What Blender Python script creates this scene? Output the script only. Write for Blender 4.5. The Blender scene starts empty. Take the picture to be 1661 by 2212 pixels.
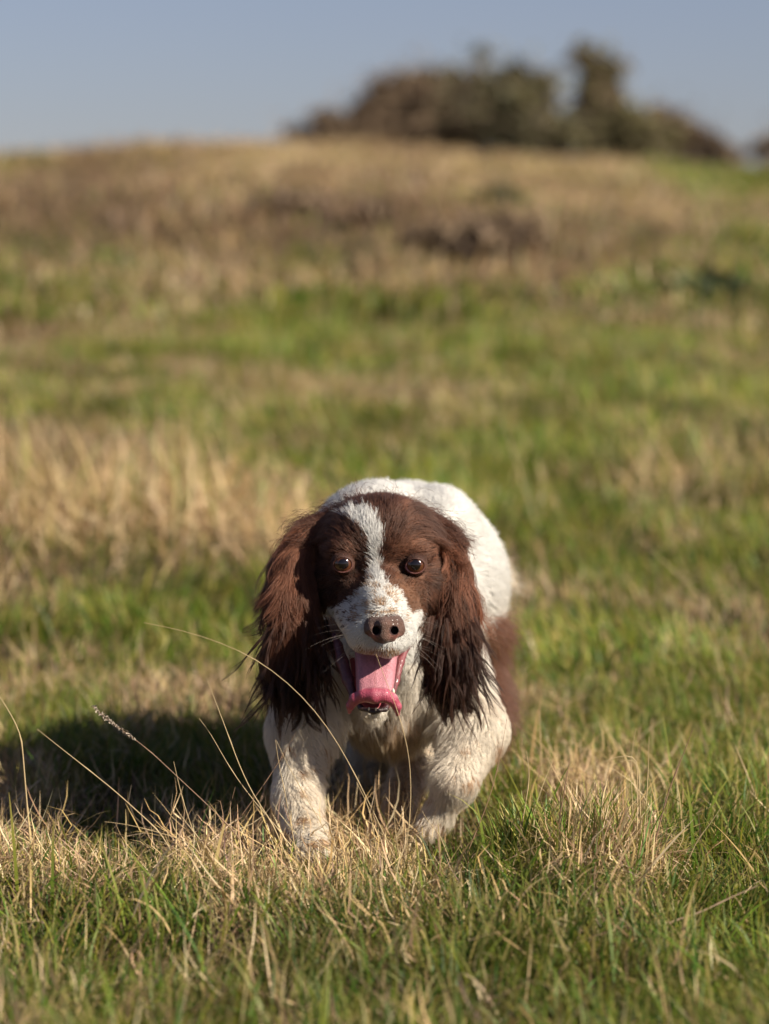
import bpy, math, random
import numpy as np
from mathutils import Vector, kdtree

# ------------------------------------------------------------------ camera, sky, sun
SC = bpy.context.scene
COL = SC.collection
rng = np.random.default_rng(7)
random.seed(7)
FPX, CX, CY, HOR = 6300.0, 830.5, 1106.0, 580.0       # focal length etc. in 1661x2212 photo units
CAMH = 0.6
PITCH = math.atan((CY - HOR) / FPX)
cam = bpy.data.cameras.new('camera')
cam.sensor_fit = 'VERTICAL'; cam.sensor_height = 36.0
cam.lens = FPX / 2212.0 * 36.0
cam.clip_start = 0.1; cam.clip_end = 3000
cam.dof.use_dof = True; cam.dof.focus_distance = 2.94; cam.dof.aperture_fstop = 3.9
camo = bpy.data.objects.new('camera', cam); COL.objects.link(camo)
camo.location = (0, 0, CAMH); camo.rotation_euler = (math.pi / 2 - PITCH, 0, 0)
SC.camera = camo

SUN = Vector((0.745, -0.39, 0.55)).normalized()
SUN_EL = math.asin(SUN.z); SUN_ROT = math.atan2(SUN.x, SUN.y)
w = bpy.data.worlds.new('World'); SC.world = w; w.use_nodes = True
nt = w.node_tree; nt.nodes.clear()
sky = nt.nodes.new('ShaderNodeTexSky'); sky.sky_type = 'NISHITA'; sky.sun_disc = False
sky.sun_elevation = SUN_EL; sky.sun_rotation = SUN_ROT
sky.air_density = 1.0; sky.dust_density = 0.5; sky.ozone_density = 4.0; sky.altitude = 100
hsv = nt.nodes.new('ShaderNodeHueSaturation'); hsv.inputs['Saturation'].default_value = 0.8
bg = nt.nodes.new('ShaderNodeBackground'); bg.inputs['Strength'].default_value = 0.042
wo = nt.nodes.new('ShaderNodeOutputWorld')
nt.links.new(sky.outputs[0], hsv.inputs['Color']); mul = nt.nodes.new('ShaderNodeMix'); mul.data_type = 'RGBA'; mul.blend_type = 'MULTIPLY'; mul.inputs[0].default_value = 1
mul.inputs[7].default_value = (0.96, 0.87, 0.97, 1)
nt.links.new(hsv.outputs[0], mul.inputs[6]); nt.links.new(mul.outputs[2], bg.inputs[0]); nt.links.new(bg.outputs[0], wo.inputs[0])
sl = bpy.data.lights.new('sun', 'SUN'); sl.energy = 5.0; sl.angle = math.radians(0.5); sl.color = (1.0, 0.91, 0.77)
so = bpy.data.objects.new('sun', sl); COL.objects.link(so)
so.rotation_euler = SUN.to_track_quat('Z', 'Y').to_euler(); so.location = (5, -4, 6)
SC.view_settings.view_transform = 'Standard'; SC.view_settings.look = 'None'
SC.view_settings.exposure = 1.0; SC.view_settings.gamma = 1.0
SC.view_settings.use_curve_mapping = False
SC.cycles.max_bounces = 8; SC.cycles.transparent_max_bounces = 8
SC.cycles_curves.shape = 'THICK' if hasattr(SC, 'cycles_curves') else None

# ------------------------------------------------------------------ projection helpers
cp, sp_ = math.cos(PITCH), math.sin(PITCH)
def W(px, py, Y):
    """world point seen at photo position (px,py) at world depth Y"""
    a = (px - CX) / FPX; b = (CY - py) / FPX
    dy = cp + b * sp_; dz = -sp_ + b * cp
    t = Y / dy
    return np.array([a * t, Y, CAMH + dz * t])
def proj(p):
    """photo position of world points p (N,3)"""
    x = p[..., 0]; y = p[..., 1]; z = p[..., 2] - CAMH
    dep = np.maximum(y * cp - z * sp_, 0.05); up = y * sp_ + z * cp
    return CX + FPX * x / dep, CY - FPX * up / dep
def R(px, Y=3.0): return px * Y / FPX

def _hash(ix, iy, seed):
    h = (ix.astype(np.int64) * 374761393 + iy.astype(np.int64) * 668265263 + seed * 974634777) & 0xffffffff
    h = ((h ^ (h >> 13)) * 1274126177) & 0xffffffff
    h = h ^ (h >> 16)
    return (h & 0xffff) / 65535.0
def vnoise(x, y, seed=0):
    ix = np.floor(x); iy = np.floor(y); fx = x - ix; fy = y - iy
    fx = fx * fx * (3 - 2 * fx); fy = fy * fy * (3 - 2 * fy)
    a = _hash(ix, iy, seed); b = _hash(ix + 1, iy, seed); c = _hash(ix, iy + 1, seed); d = _hash(ix + 1, iy + 1, seed)
    return (a * (1 - fx) + b * fx) * (1 - fy) + (c * (1 - fx) + d * fx) * fy
def fbm(x, y, seed=0, o=3):
    s = 0; a = 0.5; t = 0
    for i in range(o):
        s = s + a * vnoise(x * 2 ** i, y * 2 ** i, seed + i * 17); t += a; a *= 0.5
    return s / t
def smooth(a, b, x):
    t = np.clip((x - a) / (b - a), 0, 1); return t * t * (3 - 2 * t)
def nrm(v): return v / np.maximum(np.linalg.norm(v, axis=-1, keepdims=True), 1e-9)

# ------------------------------------------------------------------ object helpers
def tag(o, label=None, cat=None, group=None, kind=None):
    if label: o['label'] = label
    if cat: o['category'] = cat
    if group: o['group'] = group
    if kind: o['kind'] = kind
    return o
def empty(name, loc):
    o = bpy.data.objects.new(name, None); COL.objects.link(o); o.location = loc
    o.empty_display_size = 0.05
    return o
def link(name, data, mat, parent=None):
    o = bpy.data.objects.new(name, data)
    if mat and hasattr(data, 'materials'): data.materials.append(mat)
    COL.objects.link(o)
    if parent is not None:
        o.parent = parent
        o.matrix_parent_inverse = parent_inv(parent)
    return o
def parent_inv(p):
    from mathutils import Matrix
    m = Matrix.Translation(p.location)
    q = p
    while q.parent is not None:
        q = q.parent
    return Matrix.Translation(-q.location) if q is p else Matrix.Identity(4)
def mesh_quads(name, V, Q, col=None, smooth_=True):
    me = bpy.data.meshes.new(name)
    Q = np.asarray(Q, dtype=np.int32); n = Q.shape[1]
    me.vertices.add(len(V)); me.vertices.foreach_set('co', np.ascontiguousarray(V, dtype=np.float32).ravel())
    me.loops.add(Q.size); me.loops.foreach_set('vertex_index', Q.ravel())
    me.polygons.add(len(Q)); me.polygons.foreach_set('loop_start', np.arange(0, Q.size, n, dtype=np.int32))
    try: me.polygons.foreach_set('loop_total', np.full(len(Q), n, dtype=np.int32))
    except Exception: pass
    if smooth_: me.polygons.foreach_set('use_smooth', np.ones(len(Q), dtype=bool))
    me.update(calc_edges=True)
    if col is not None:
        a = me.color_attributes.new('tint', 'FLOAT_COLOR', 'POINT')
        c = np.ones((len(V), 4), dtype=np.float32); c[:, :3] = col
        a.data.foreach_set('color', c.ravel())
    return me

# ------------------------------------------------------------------ materials
def new_mat(name):
    m = bpy.data.materials.new(name); m.use_nodes = True
    m.node_tree.nodes.clear()
    return m, m.node_tree.nodes, m.node_tree.links
def tint_mat(name, rough=0.6, spec=0.3, trans=0.0, bump=0.0, bscale=300, mul=None, coat=0.0, noise=None):
    m, N, L = new_mat(name)
    at = N.new('ShaderNodeAttribute'); at.attribute_name = 'tint'
    out = N.new('ShaderNodeOutputMaterial'); b = N.new('ShaderNodeBsdfPrincipled')
    b.inputs['Roughness'].default_value = rough; b.inputs['Specular IOR Level'].default_value = spec
    b.inputs['Coat Weight'].default_value = coat; b.inputs['Coat Roughness'].default_value = 0.15
    col = at.outputs['Color']
    if noise:
        tc = N.new('ShaderNodeTexCoord'); nz = N.new('ShaderNodeTexNoise'); nz.inputs['Scale'].default_value = noise[0]
        nz.inputs['Detail'].default_value = 5
        L.new(tc.outputs['Object'], nz.inputs['Vector'])
        mr = N.new('ShaderNodeMapRange'); mr.inputs[1].default_value = 0.3; mr.inputs[2].default_value = 0.7
        mr.inputs[3].default_value = noise[1]; mr.inputs[4].default_value = noise[2]
        L.new(nz.outputs[0], mr.inputs[0])
        mx = N.new('ShaderNodeMix'); mx.data_type = 'RGBA'; mx.blend_type = 'MULTIPLY'; mx.inputs[0].default_value = 1
        L.new(col, mx.inputs[6]); L.new(mr.outputs[0], mx.inputs[7]); col = mx.outputs[2]
    L.new(col, b.inputs['Base Color'])
    if bump:
        tc = N.new('ShaderNodeTexCoord'); nz = N.new('ShaderNodeTexNoise'); nz.inputs['Scale'].default_value = bscale
        L.new(tc.outputs['Object'], nz.inputs['Vector'])
        bp = N.new('ShaderNodeBump'); bp.inputs['Strength'].default_value = bump; bp.inputs['Distance'].default_value = 0.002
        L.new(nz.outputs[0], bp.inputs['Height']); L.new(bp.outputs[0], b.inputs['Normal'])
    last = b.outputs[0]
    if trans:
        tr = N.new('ShaderNodeBsdfTranslucent'); L.new(col, tr.inputs[0])
        mx = N.new('ShaderNodeMixShader'); mx.inputs[0].default_value = trans
        L.new(last, mx.inputs[1]); L.new(tr.outputs[0], mx.inputs[2]); last = mx.outputs[0]
    L.new(last, out.inputs[0])
    return m
def hair_mat(name, rough=0.35, diff=0.5):
    m, N, L = new_mat(name)
    at = N.new('ShaderNodeAttribute'); at.attribute_name = 'tint'
    out = N.new('ShaderNodeOutputMaterial')
    h = N.new('ShaderNodeBsdfHairPrincipled')
    try: h.model = 'CHIANG'
    except Exception: pass
    h.parametrization = 'COLOR'
    L.new(at.outputs['Color'], h.inputs['Color'])
    h.inputs['Roughness'].default_value = rough; h.inputs['Radial Roughness'].default_value = 0.5
    try: h.inputs['Random Roughness'].default_value = 0.2
    except Exception: pass
    d = N.new('ShaderNodeBsdfDiffuse'); L.new(at.outputs['Color'], d.inputs[0])
    mx = N.new('ShaderNodeMixShader'); mx.inputs[0].default_value = diff
    L.new(h.outputs[0], mx.inputs[1]); L.new(d.outputs[0], mx.inputs[2]); L.new(mx.outputs[0], out.inputs[0])
    return m
M_grass = tint_mat('grass_blade', rough=0.5, spec=0.3, trans=0.42)
M_straw = tint_mat('straw', rough=0.55, spec=0.3, trans=0.15)
M_soil = tint_mat('turf_soil', rough=0.95, spec=0.05, bump=0.8, bscale=120, noise=(40, 0.6, 1.25))
M_bark = tint_mat('bark', rough=0.9, spec=0.1, noise=(30, 0.7, 1.2))
M_twig = tint_mat('twigs_and_leaves', rough=0.8, spec=0.15, trans=0.15)
M_skin = tint_mat('skin', rough=0.8, spec=0.2)
M_nose = tint_mat('nose_leather', rough=0.45, spec=0.4, bump=1.0, bscale=1100, coat=0.08)
M_wet = tint_mat('wet_flesh', rough=0.42, spec=0.4, bump=0.5, bscale=900, coat=0.25, noise=(500, 0.85, 1.1))
M_lid = tint_mat('eyelid_rim', rough=0.6, spec=0.25, bump=0.3, bscale=900)
M_tooth = tint_mat('tooth', rough=0.25, spec=0.5)
M_fur = hair_mat('white_brown_fur', rough=0.45, diff=0.55)
M_ear = hair_mat('wet_brown_hair', rough=0.38, diff=0.68)

# ------------------------------------------------------------------ terrain height
def base_profile(y):
    y = np.asarray(y, dtype=float)
    ys = np.array([-60, 0.0, 2.0, 3.6, 4.3, 5.2, 10, 20, 22, 24, 26, 30, 60, 130, 400, 1500])
    sl_ = np.array([0, 0.0, 0.0, 0.0, 0.04, 0.083, 0.086, 0.084, 0.070, 0.046, 0.026, 0.012, 0.010, -0.02, -0.05, -0.05])
    # integrate the slope
    g = np.concatenate([np.linspace(-60, 60, 2401), np.linspace(61, 1500, 500)])
    s = np.interp(g, ys, sl_)
    z = np.concatenate([[0], np.cumsum((s[1:] + s[:-1]) / 2 * np.diff(g))])
    z -= np.interp(3.0, g, z)
    return np.interp(y, g, z)
_lat_px = np.array([-800, 0, 200, 450, 650, 800, 1000, 1250, 1450, 1661, 2400])
_lat_dz = np.array([-0.16, -0.10, -0.055, -0.015, 0.01, 0.01, -0.04, -0.12, -0.17, -0.21, -0.40]) - 0.06
def ground(x, y):
    x = np.asarray(x, dtype=float); y = np.asarray(y, dtype=float)
    z = base_profile(y) - 0.022 * (1 - smooth(6, 12, y))
    lat = np.interp(x / 24.0 * FPX + CX, _lat_px, _lat_dz)
    z = z + lat * smooth(7, 22, y)
    f1 = smooth(3.6, 5.5, y)
    z = z + (fbm(x * 1.6 + 5, y * 1.3, 3) - 0.5) * 0.11 * f1
    z = z + (fbm(x * 0.45 + 2, y * 0.4 + 9, 11) - 0.5) * 0.34 * smooth(6, 12, y) * (1 - 0.4 * smooth(18, 24, y))
    z = z + (fbm(x * 6, y * 6, 23, 2) - 0.5) * 0.045
    # the low mound of old grass in front of the dog, and the one to the right
    z = z + 0.012 * np.exp(-(((x + 0.09) / 0.20) ** 2 + ((y - 2.80) / 0.13) ** 2))
    z = z + 0.022 * np.exp(-(((x - 0.22) / 0.08) ** 2 + ((y - 2.86) / 0.14) ** 2))
    z = z + 0.004 * np.exp(-(((x + 0.40) / 0.12) ** 2 + ((y - 2.95) / 0.15) ** 2))
    z = z - 0.02 * np.exp(-(((x + 0.28) / 0.16) ** 2 + ((y - 3.25) / 0.16) ** 2))
    z = z - 0.030 * np.exp(-(((x + 0.36) / 0.22) ** 2 + ((y - 2.50) / 0.12) ** 2))
    return z

# colour field of the turf: (photo x, photo y, share of dead grass, tone 0 golden .. 1 brown)
FIELD = np.array([
 (660,1860,1.1,.15),(420,1850,.95,.25),(850,1870,.95,.3),(980,1850,.35,.4),(750,1930,.85,.3),(560,1950,.7,.4),(900,1960,.65,.4),
 (60,1720,.85,.4),(80,1860,.9,.3),(230,1900,.5,.4),(300,1845,.35,.5),(190,1815,.3,.5),(960,1890,.35,.4),(100,2000,.35,.5),(300,1990,.4,.5),(60,2120,.35,.5),(300,2120,.28,.5),(600,2080,.35,.5),(560,2180,.3,.4),(800,2080,.38,.4),
 (1290,1750,.9,.3),(1310,1850,.9,.4),(1400,1790,.5,.4),(1310,1930,.6,.6),(1130,1850,.12,.3),(1060,1800,.15,.3),(1050,1960,.35,.5),(1150,2060,.22,.5),(1000,2140,.22,.5),(1400,2080,.18,.5),
 (1600,1900,.18,.4),(1600,2080,.15,.5),(1300,2180,.2,.5),(1550,1750,.18,.3),(1500,1600,.15,.3),(1600,1450,.25,.4),(1350,1560,.2,.3),
 (300,1690,.10,.6),(450,1650,.08,.5),(150,1650,.12,.5),(480,1760,.15,.5),(260,1780,.5,.9),(20,1620,.35,.6),
 (350,1545,.75,.7),(480,1540,.72,.8),(150,1550,.5,.4),(60,1480,.55,.3),(200,1440,.55,.4),(350,1440,.35,.3),(520,1440,.30,.2),
 (100,1350,.4,.4),(300,1330,.25,.3),(450,1330,.35,.3),(540,1320,.15,.2),(120,1230,.5,.4),(330,1230,.4,.4),(520,1200,.75,.2),
 (60,1090,.95,.5),(230,1080,.97,.4),(400,1100,.92,.3),(550,1090,.8,.2),(100,990,.92,.5),(300,990,.85,.3),(420,1000,.7,.2),(620,1080,.7,.5),
 (100,880,.55,.4),(330,900,.30,.4),(500,930,.35,.2),(560,960,.25,.2),(700,960,.22,.3),(650,860,.40,.3),(200,810,.5,.9),(420,800,.5,.6),(330,740,.55,.3),
 (60,760,.75,.5),(200,690,.72,.4),(450,690,.45,.3),(600,720,.28,.3),(750,720,.22,.3),(900,760,.18,.3),(1050,800,.18,.3),(900,870,.35,.3),(1100,880,.35,.2),
 (1250,800,.2,.3),(1450,780,.25,.3),(1600,760,.28,.3),(1250,900,.22,.3),(1450,900,.28,.3),(1600,920,.3,.3),(1050,980,.22,.2),(1250,1000,.3,.3),
 (1450,1000,.62,.2),(1560,1030,.7,.4),(1630,1050,.6,.5),(1450,1120,.5,.3),(1550,1110,.62,.7),(1250,1120,.32,.3),(1350,1220,.35,.3),(1550,1230,.3,.3),
 (1150,1220,.45,.3),(1180,1320,.45,.3),(1250,1400,.3,.4),(1400,1400,.25,.4),(1630,1430,.6,.6),(1150,1560,.4,.3),(1260,1520,.35,.3),(1230,1640,.3,.3),
 (100,600,.6,.5),(300,580,.62,.4),(60,560,.3,.6),(230,590,.35,.6),(430,560,.7,.7),(650,600,.3,.4),(800,560,.6,.6),(950,580,.75,.4),(1150,600,.6,.5),(850,620,.55,.3),(1000,650,.22,.3),
 (1250,640,.25,.4),(1400,640,.25,.6),(1550,640,.18,.6),(1630,600,.2,.4),(1500,560,.45,.5),(1300,560,.6,.8),
 (80,450,.75,1.),(200,430,.8,1.1),(350,500,.8,.9),(500,520,.9,.7),(650,450,.85,1.2),(600,540,.9,.7),(800,470,.8,1.2),(1000,540,.8,1.2),(1100,520,.85,1.0),(950,500,.85,.9),(700,380,.85,.5),
 (1100,430,.5,.6),(1300,490,.7,.7),(1400,510,.6,1.0),(150,380,.7,.7),(50,340,.45,.3),(300,370,.8,.6),(450,350,.8,.4),(600,340,.75,.2),(700,330,.75,.2),(850,370,.8,.6),(900,340,.85,.3),
 (1000,350,.9,.2),(1150,370,.9,.2),(1250,430,.85,.3),(1300,380,.75,.3),(1420,420,.8,.3),(1400,460,.75,.3),(1500,380,.25,.4),(1580,380,.15,.6),(1600,430,.2,.3),(1560,470,.3,.3),(1630,500,.2,.4),(1500,440,.4,.2),
], dtype=float)
def field(x, y, z=None):
    if z is None: z = ground(x, y)
    px, py = proj(np.stack([x, y, z], -1))
    px = px + (fbm(x * 3.1 / np.maximum(y, 1) * 6, y * 2.2, 51) - 0.5) * (90 + 90 * smooth(4, 8, y)); py = py + (fbm(x * 9 / np.maximum(y, 1), np.log(np.maximum(y, .5)) * 9, 61) - 0.5) * (55 + 45 * smooth(4, 8, y))
    px = np.clip(px, -60, 1720); py = np.clip(py, 300, 2230)
    num = np.zeros(x.shape); tn = np.zeros(x.shape); den = np.zeros(x.shape) + 1e-9
    for (fx, fy, d, t) in FIELD:
        sy = 45 if fy < 700 else 62
        q = ((px - fx) / 95) ** 2 + ((py - fy) / sy) ** 2
        ww = 1.0 / (0.08 + q) ** 2.2
        num += ww * d; tn += ww * t; den += ww
    return num / den, tn / den

# ------------------------------------------------------------------ ground sheet
def build_ground():
    ys = np.concatenate([np.linspace(-40, 0.5, 20), np.linspace(1.0, 5, 110), np.geomspace(5.05, 32, 170), np.geomspace(33, 1400, 50)])
    u = np.linspace(-1, 1, 161); u = np.sign(u) * np.abs(u) ** 1.6
    V = []
    for y in ys:
        half = 1.2 + max(y, 0) * 0.35 if y < 33 else 12.8 + (y - 33) * 0.9
        if y < 1: half = 6
        V.append(np.stack([u * half, np.full_like(u, y)], -1))
    V = np.array(V); X = V[..., 0]; Y = V[..., 1]
    # widen the outermost columns so the sheet reaches far to the sides
    X[:, 0] -= 400; X[:, -1] += 400
    Z = ground(X, Y)
    D, T = field(X.ravel(), Y.ravel(), Z.ravel())
    n = len(ys); m = len(u)
    idx = np.arange(n * m).reshape(n, m)
    Q = np.stack([idx[:-1, :-1], idx[:-1, 1:], idx[1:, 1:], idx[1:, :-1]], -1).reshape(-1, 4)
    g = np.array([0.045, 0.062, 0.018]); s = np.array([0.16, 0.115, 0.055]); b = np.array([0.10, 0.068, 0.045])
    D = D[:, None]; T = np.clip(T, 0, 1)[:, None]
    c = g * (1 - D) + D * (s * (1 - T) + b * T)
    near = (1 - smooth(3, 9, Y.ravel()))[:, None]
    c = c * (1 - near) + np.array([0.055, 0.045, 0.022]) * near
    me = mesh_quads('ground', np.stack([X, Y, Z], -1).reshape(-1, 3), Q, c)
    o = link('ground', me, M_soil); tag(o, kind='structure')
build_ground()

# ------------------------------------------------------------------ blades
GREEN = np.array([(0.080, 0.155, 0.012), (0.115, 0.200, 0.018), (0.055, 0.125, 0.018), (0.18, 0.23, 0.024), (0.25, 0.25, 0.03), (0.30, 0.26, 0.06), (0.34, 0.28, 0.09)])
GOLD = np.array([(0.50, 0.36, 0.19), (0.44, 0.31, 0.15), (0.60, 0.47, 0.29), (0.38, 0.27, 0.11), (0.40, 0.27, 0.16)])
BROWN = np.array([(0.27, 0.17, 0.095), (0.33, 0.22, 0.13), (0.20, 0.13, 0.08), (0.24, 0.16, 0.12)])
def blade_mesh(root, h, wd, az, lean, curl, col, K=4, tipcol=None, twist=None, kink=None):
    """ribbons: root (N,3); lean = start angle from vertical, curl = extra angle gained to the tip"""
    N = len(root)
    s = np.linspace(0, 1, K + 1)
    pos = np.zeros((N, K + 1, 3)); pos[:, 0] = root
    d = np.stack([np.cos(az), np.sin(az)], -1)
    for k in range(1, K + 1):
        a = lean + curl * (s[k] ** 1.4)
        if kink is not None: a = a + kink * (s[k] > 0.5)
        st = (h / K)[:, None]
        dirv = np.concatenate([np.sin(a)[:, None] * d, np.cos(a)[:, None]], -1)
        pos[:, k] = pos[:, k - 1] + dirv * st
    tw = az + np.pi / 2 + (twist if twist is not None else rng.normal(0, 0.7, N))
    wv = np.stack([np.cos(tw), np.sin(tw), np.zeros(N)], -1)
    prof = np.array([0.7, 1.0, 0.95, 0.7, 0.12]) if K == 4 else np.interp(s, [0, .3, .7, 1], [.8, 1, .75, .1])
    ww = wd[:, None] * prof[None, :] * 0.5
    A = pos - wv[:, None, :] * ww[..., None]; B = pos + wv[:, None, :] * ww[..., None]
    V = np.stack([A, B], 2).reshape(-1, 3)
    base = (np.arange(N) * (K + 1) * 2)[:, None]
    q = np.array([[2 * k, 2 * k + 1, 2 * k + 3, 2 * k + 2] for k in range(K)])
    Q = (base[:, :, None] + q[None]).reshape(-1, 4)
    if tipcol is None: tipcol = col
    c = col[:, None, :] * (1 - s[None, :, None] ** 2) + tipcol[:, None, :] * (s[None, :, None] ** 2)
    C = np.repeat(c, 2, axis=1).reshape(-1, 3)
    return V, Q, C
class Acc:
    def __init__(s): s.V = []; s.Q = []; s.C = []; s.n = 0
    def add(s, V, Q, C):
        s.V.append(V); s.Q.append(Q + s.n); s.C.append(C); s.n += len(V)
    def mesh(s, name): return mesh_quads(name, np.concatenate(s.V), np.concatenate(s.Q), np.concatenate(s.C), smooth_=False)

def pick(pal, n): 
    i = rng.integers(0, len(pal), n); return pal[i] * rng.uniform(0.8, 1.2, (n, 1)) * rng.uniform(0.94, 1.06, (n, 3))
def scatter(y0, y1, dens, side):
    a = np.array([(0.264 * y / 2 * 1.12 + side) * 2 for y in np.linspace(y0, y1, 50)])
    n = int(np.trapezoid(a, np.linspace(y0, y1, 50)) * dens) if hasattr(np, 'trapezoid') else int(np.trapz(a, np.linspace(y0, y1, 50)) * dens)
    c = np.cumsum(a); c /= c[-1]
    y = np.interp(rng.random(n), c, np.linspace(y0, y1, 50))
    x = rng.uniform(-1, 1, n) * (0.264 * y / 2 * 1.12 + side)
    return x, y
def grass_zone(name, label, y0, y1, dens, side, hscale, wscale, K=4, nf=1.0):
    x, y = scatter(y0, y1, dens, side)
    z = ground(x, y); D, T = field(x, y, z)
    cl = fbm(x * 9 * nf, y * 9 * nf, 31, 2)                       # clumpiness
    D = D + (fbm(x * 13 * nf, y * 13 * nf, 77, 2) - 0.5) * 0.8 + (fbm(x * 4 * nf, y * 4 * nf, 78, 2) - 0.5) * (0.6 if nf > .9 else 0.9)
    D = D + 0.20 * smooth(6, 15, y) + 0.08 * smooth(3.6, 5, y)
    D = np.clip(D, 0, 1.1); D = np.clip(D * 0.48 + 0.42 * smooth(0.15, 0.9, D), 0.03, 0.95)
    dry = rng.random(len(x)) < D
    n = len(x)
    hh = hscale * rng.uniform(0.45, 1.25, n) * (0.55 + 0.9 * cl)
    hh = np.where(dry, hh * rng.uniform(0.55, 1.2, n), hh * (1.1 - 0.55 * D))
    paw = np.exp(-(((x + 0.08) / 0.07) ** 2 + ((y - 2.96) / 0.07) ** 2)) + np.exp(-(((x - 0.06) / 0.06) ** 2 + ((y - 3.0) / 0.08) ** 2))
    hh = hh * (1 - 0.7 * np.clip(paw, 0, 1)) * (1 - 0.72 * np.exp(-(((x + 0.27) / 0.19) ** 4 + ((y - 2.96) / 0.13) ** 2)))
    az = fbm(x * 6 * nf, y * 6 * nf, 123, 2) * 14 + rng.normal(0, 1.0, n)
    lean = np.abs(rng.normal(0, 0.5, n)); curl = np.abs(rng.normal(0.75, 0.6, n))
    lean = np.where(dry, np.abs(rng.normal(0.75, 0.45, n)), lean)
    curl = np.where(dry, rng.normal(0.7, 0.8, n), curl)
    wd = wscale * rng.uniform(0.6, 1.3, n); wd = np.where(dry, wd * 0.85, wd)
    g = pick(GREEN, n)
    sh = fbm(x * 2.2, y * 2.2, 91, 2)[:, None]
    g = g * (0.6 + 0.65 * sh) * (0.82 + 0.25 * smooth(3.0, 4.6, y))[:, None]
    Tb = (rng.random(n) < np.clip(T + rng.normal(0, .18, n), 0, 1))[:, None]
    s = np.where(Tb, pick(BROWN, n), pick(GOLD, n))
    col = np.where(dry[:, None], s, g)
    tip = np.where((rng.random(n) < 0.3)[:, None], col * 0.5 + np.array([.34, .26, .11]) * 0.5, col * 1.08)
    root = np.stack([x, y, z - 0.004], -1)
    V, Q, C = blade_mesh(root, hh, wd, az, lean, curl, np.clip(col, 0, .9), K, np.clip(tip, 0, .9))
    me = mesh_quads(name, V, Q, C, smooth_=False)
    o = link(name, me, M_grass); tag(o, label, 'grass', kind='stuff')
    return n
grass_zone('grass', 'short mixed green and straw coloured turf around the dog', 1.9, 4.3, 34000, 0.30, 0.056, 0.0019, K=4)
grass_zone('grass', 'blurred rough grass on the slope just behind the dog', 4.3, 9.5, 8000, 0.5, 0.070, 0.0040, K=3, nf=.45)
grass_zone('grass', 'far blurred rough grass up to the crest of the hill', 9.5, 31, 1000, 1.2, 0.11, 0.014, K=3, nf=.13)

def litter():
    x, y = scatter(2.0, 4.2, 15000, 0.28); D, T = field(x, y)
    D = D + (fbm(x * 11, y * 11, 177, 2) - 0.5) * 0.8
    k = rng.random(len(x)) < np.clip(1.3 * smooth(0.28, 0.95, D), 0.03, 1); x = x[k]; y = y[k]; T = T[k]; n = len(x); z = ground(x, y)
    c = np.where((rng.random(n) < np.clip(T, 0, 1) * .55)[:, None], pick(BROWN, n) * 1.2, pick(GOLD, n) * 1.12)
    V, Q, C = blade_mesh(np.stack([x, y, z + rng.uniform(0, .030, n)], -1), rng.uniform(.02, .075, n), rng.uniform(.0007, .0021, n), rng.uniform(0, 6.28, n), rng.uniform(.7, 1.6, n), rng.normal(.4, 1.1, n),
        np.clip(c, 0, .8), 4, kink=np.where(rng.random(n) < .35, rng.uniform(-1.4, 1.4, n), 0))
    o = link('straw_litter', mesh_quads('straw_litter', V, Q, C, smooth_=False), M_straw); tag(o, 'tangled dead straw lying flat through the turf', 'straw', kind='stuff')
litter()
def coarse():
    n = 3400; x, y = scatter(1.95, 3.6, 1700, 0.15); n = len(x); D, T = field(x, y); z = ground(x, y)
    keep = (np.hypot((x + .02) / .16, (y - 3.1) / .22) > 1) & (rng.random(n) < .45 + .55 * fbm(x * 5, y * 5, 201, 2)) & ((y < 2.86) | (x > .12)); x, y, z, D = x[keep], y[keep], z[keep], D[keep]; n = len(x)
    dry = rng.random(n) < .25 + .4 * D
    c = np.where(dry[:, None], pick(GOLD, n), pick(GREEN[:4], n))
    tip = np.where((rng.random(n) < .5)[:, None], c * .4 + np.array([.42, .30, .10]) * .6, c)
    V, Q, C = blade_mesh(np.stack([x, y, z - .004], -1), rng.uniform(.05, .125, n), rng.uniform(.0018, .0036, n), rng.uniform(0, 6.28, n), np.abs(rng.normal(.45, .35, n)), np.abs(rng.normal(.9, .6, n)), np.clip(c, 0, .8), 6,
        tipcol=np.clip(tip, 0, .8), kink=np.where(rng.random(n) < .18, rng.uniform(.5, 1.6, n), 0))
    o = link('coarse_grass', mesh_quads('coarse_grass', V, Q, C, smooth_=False), M_grass); tag(o, 'long coarse arching grass blades in the foreground', 'grass', kind='stuff')
coarse()

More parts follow.
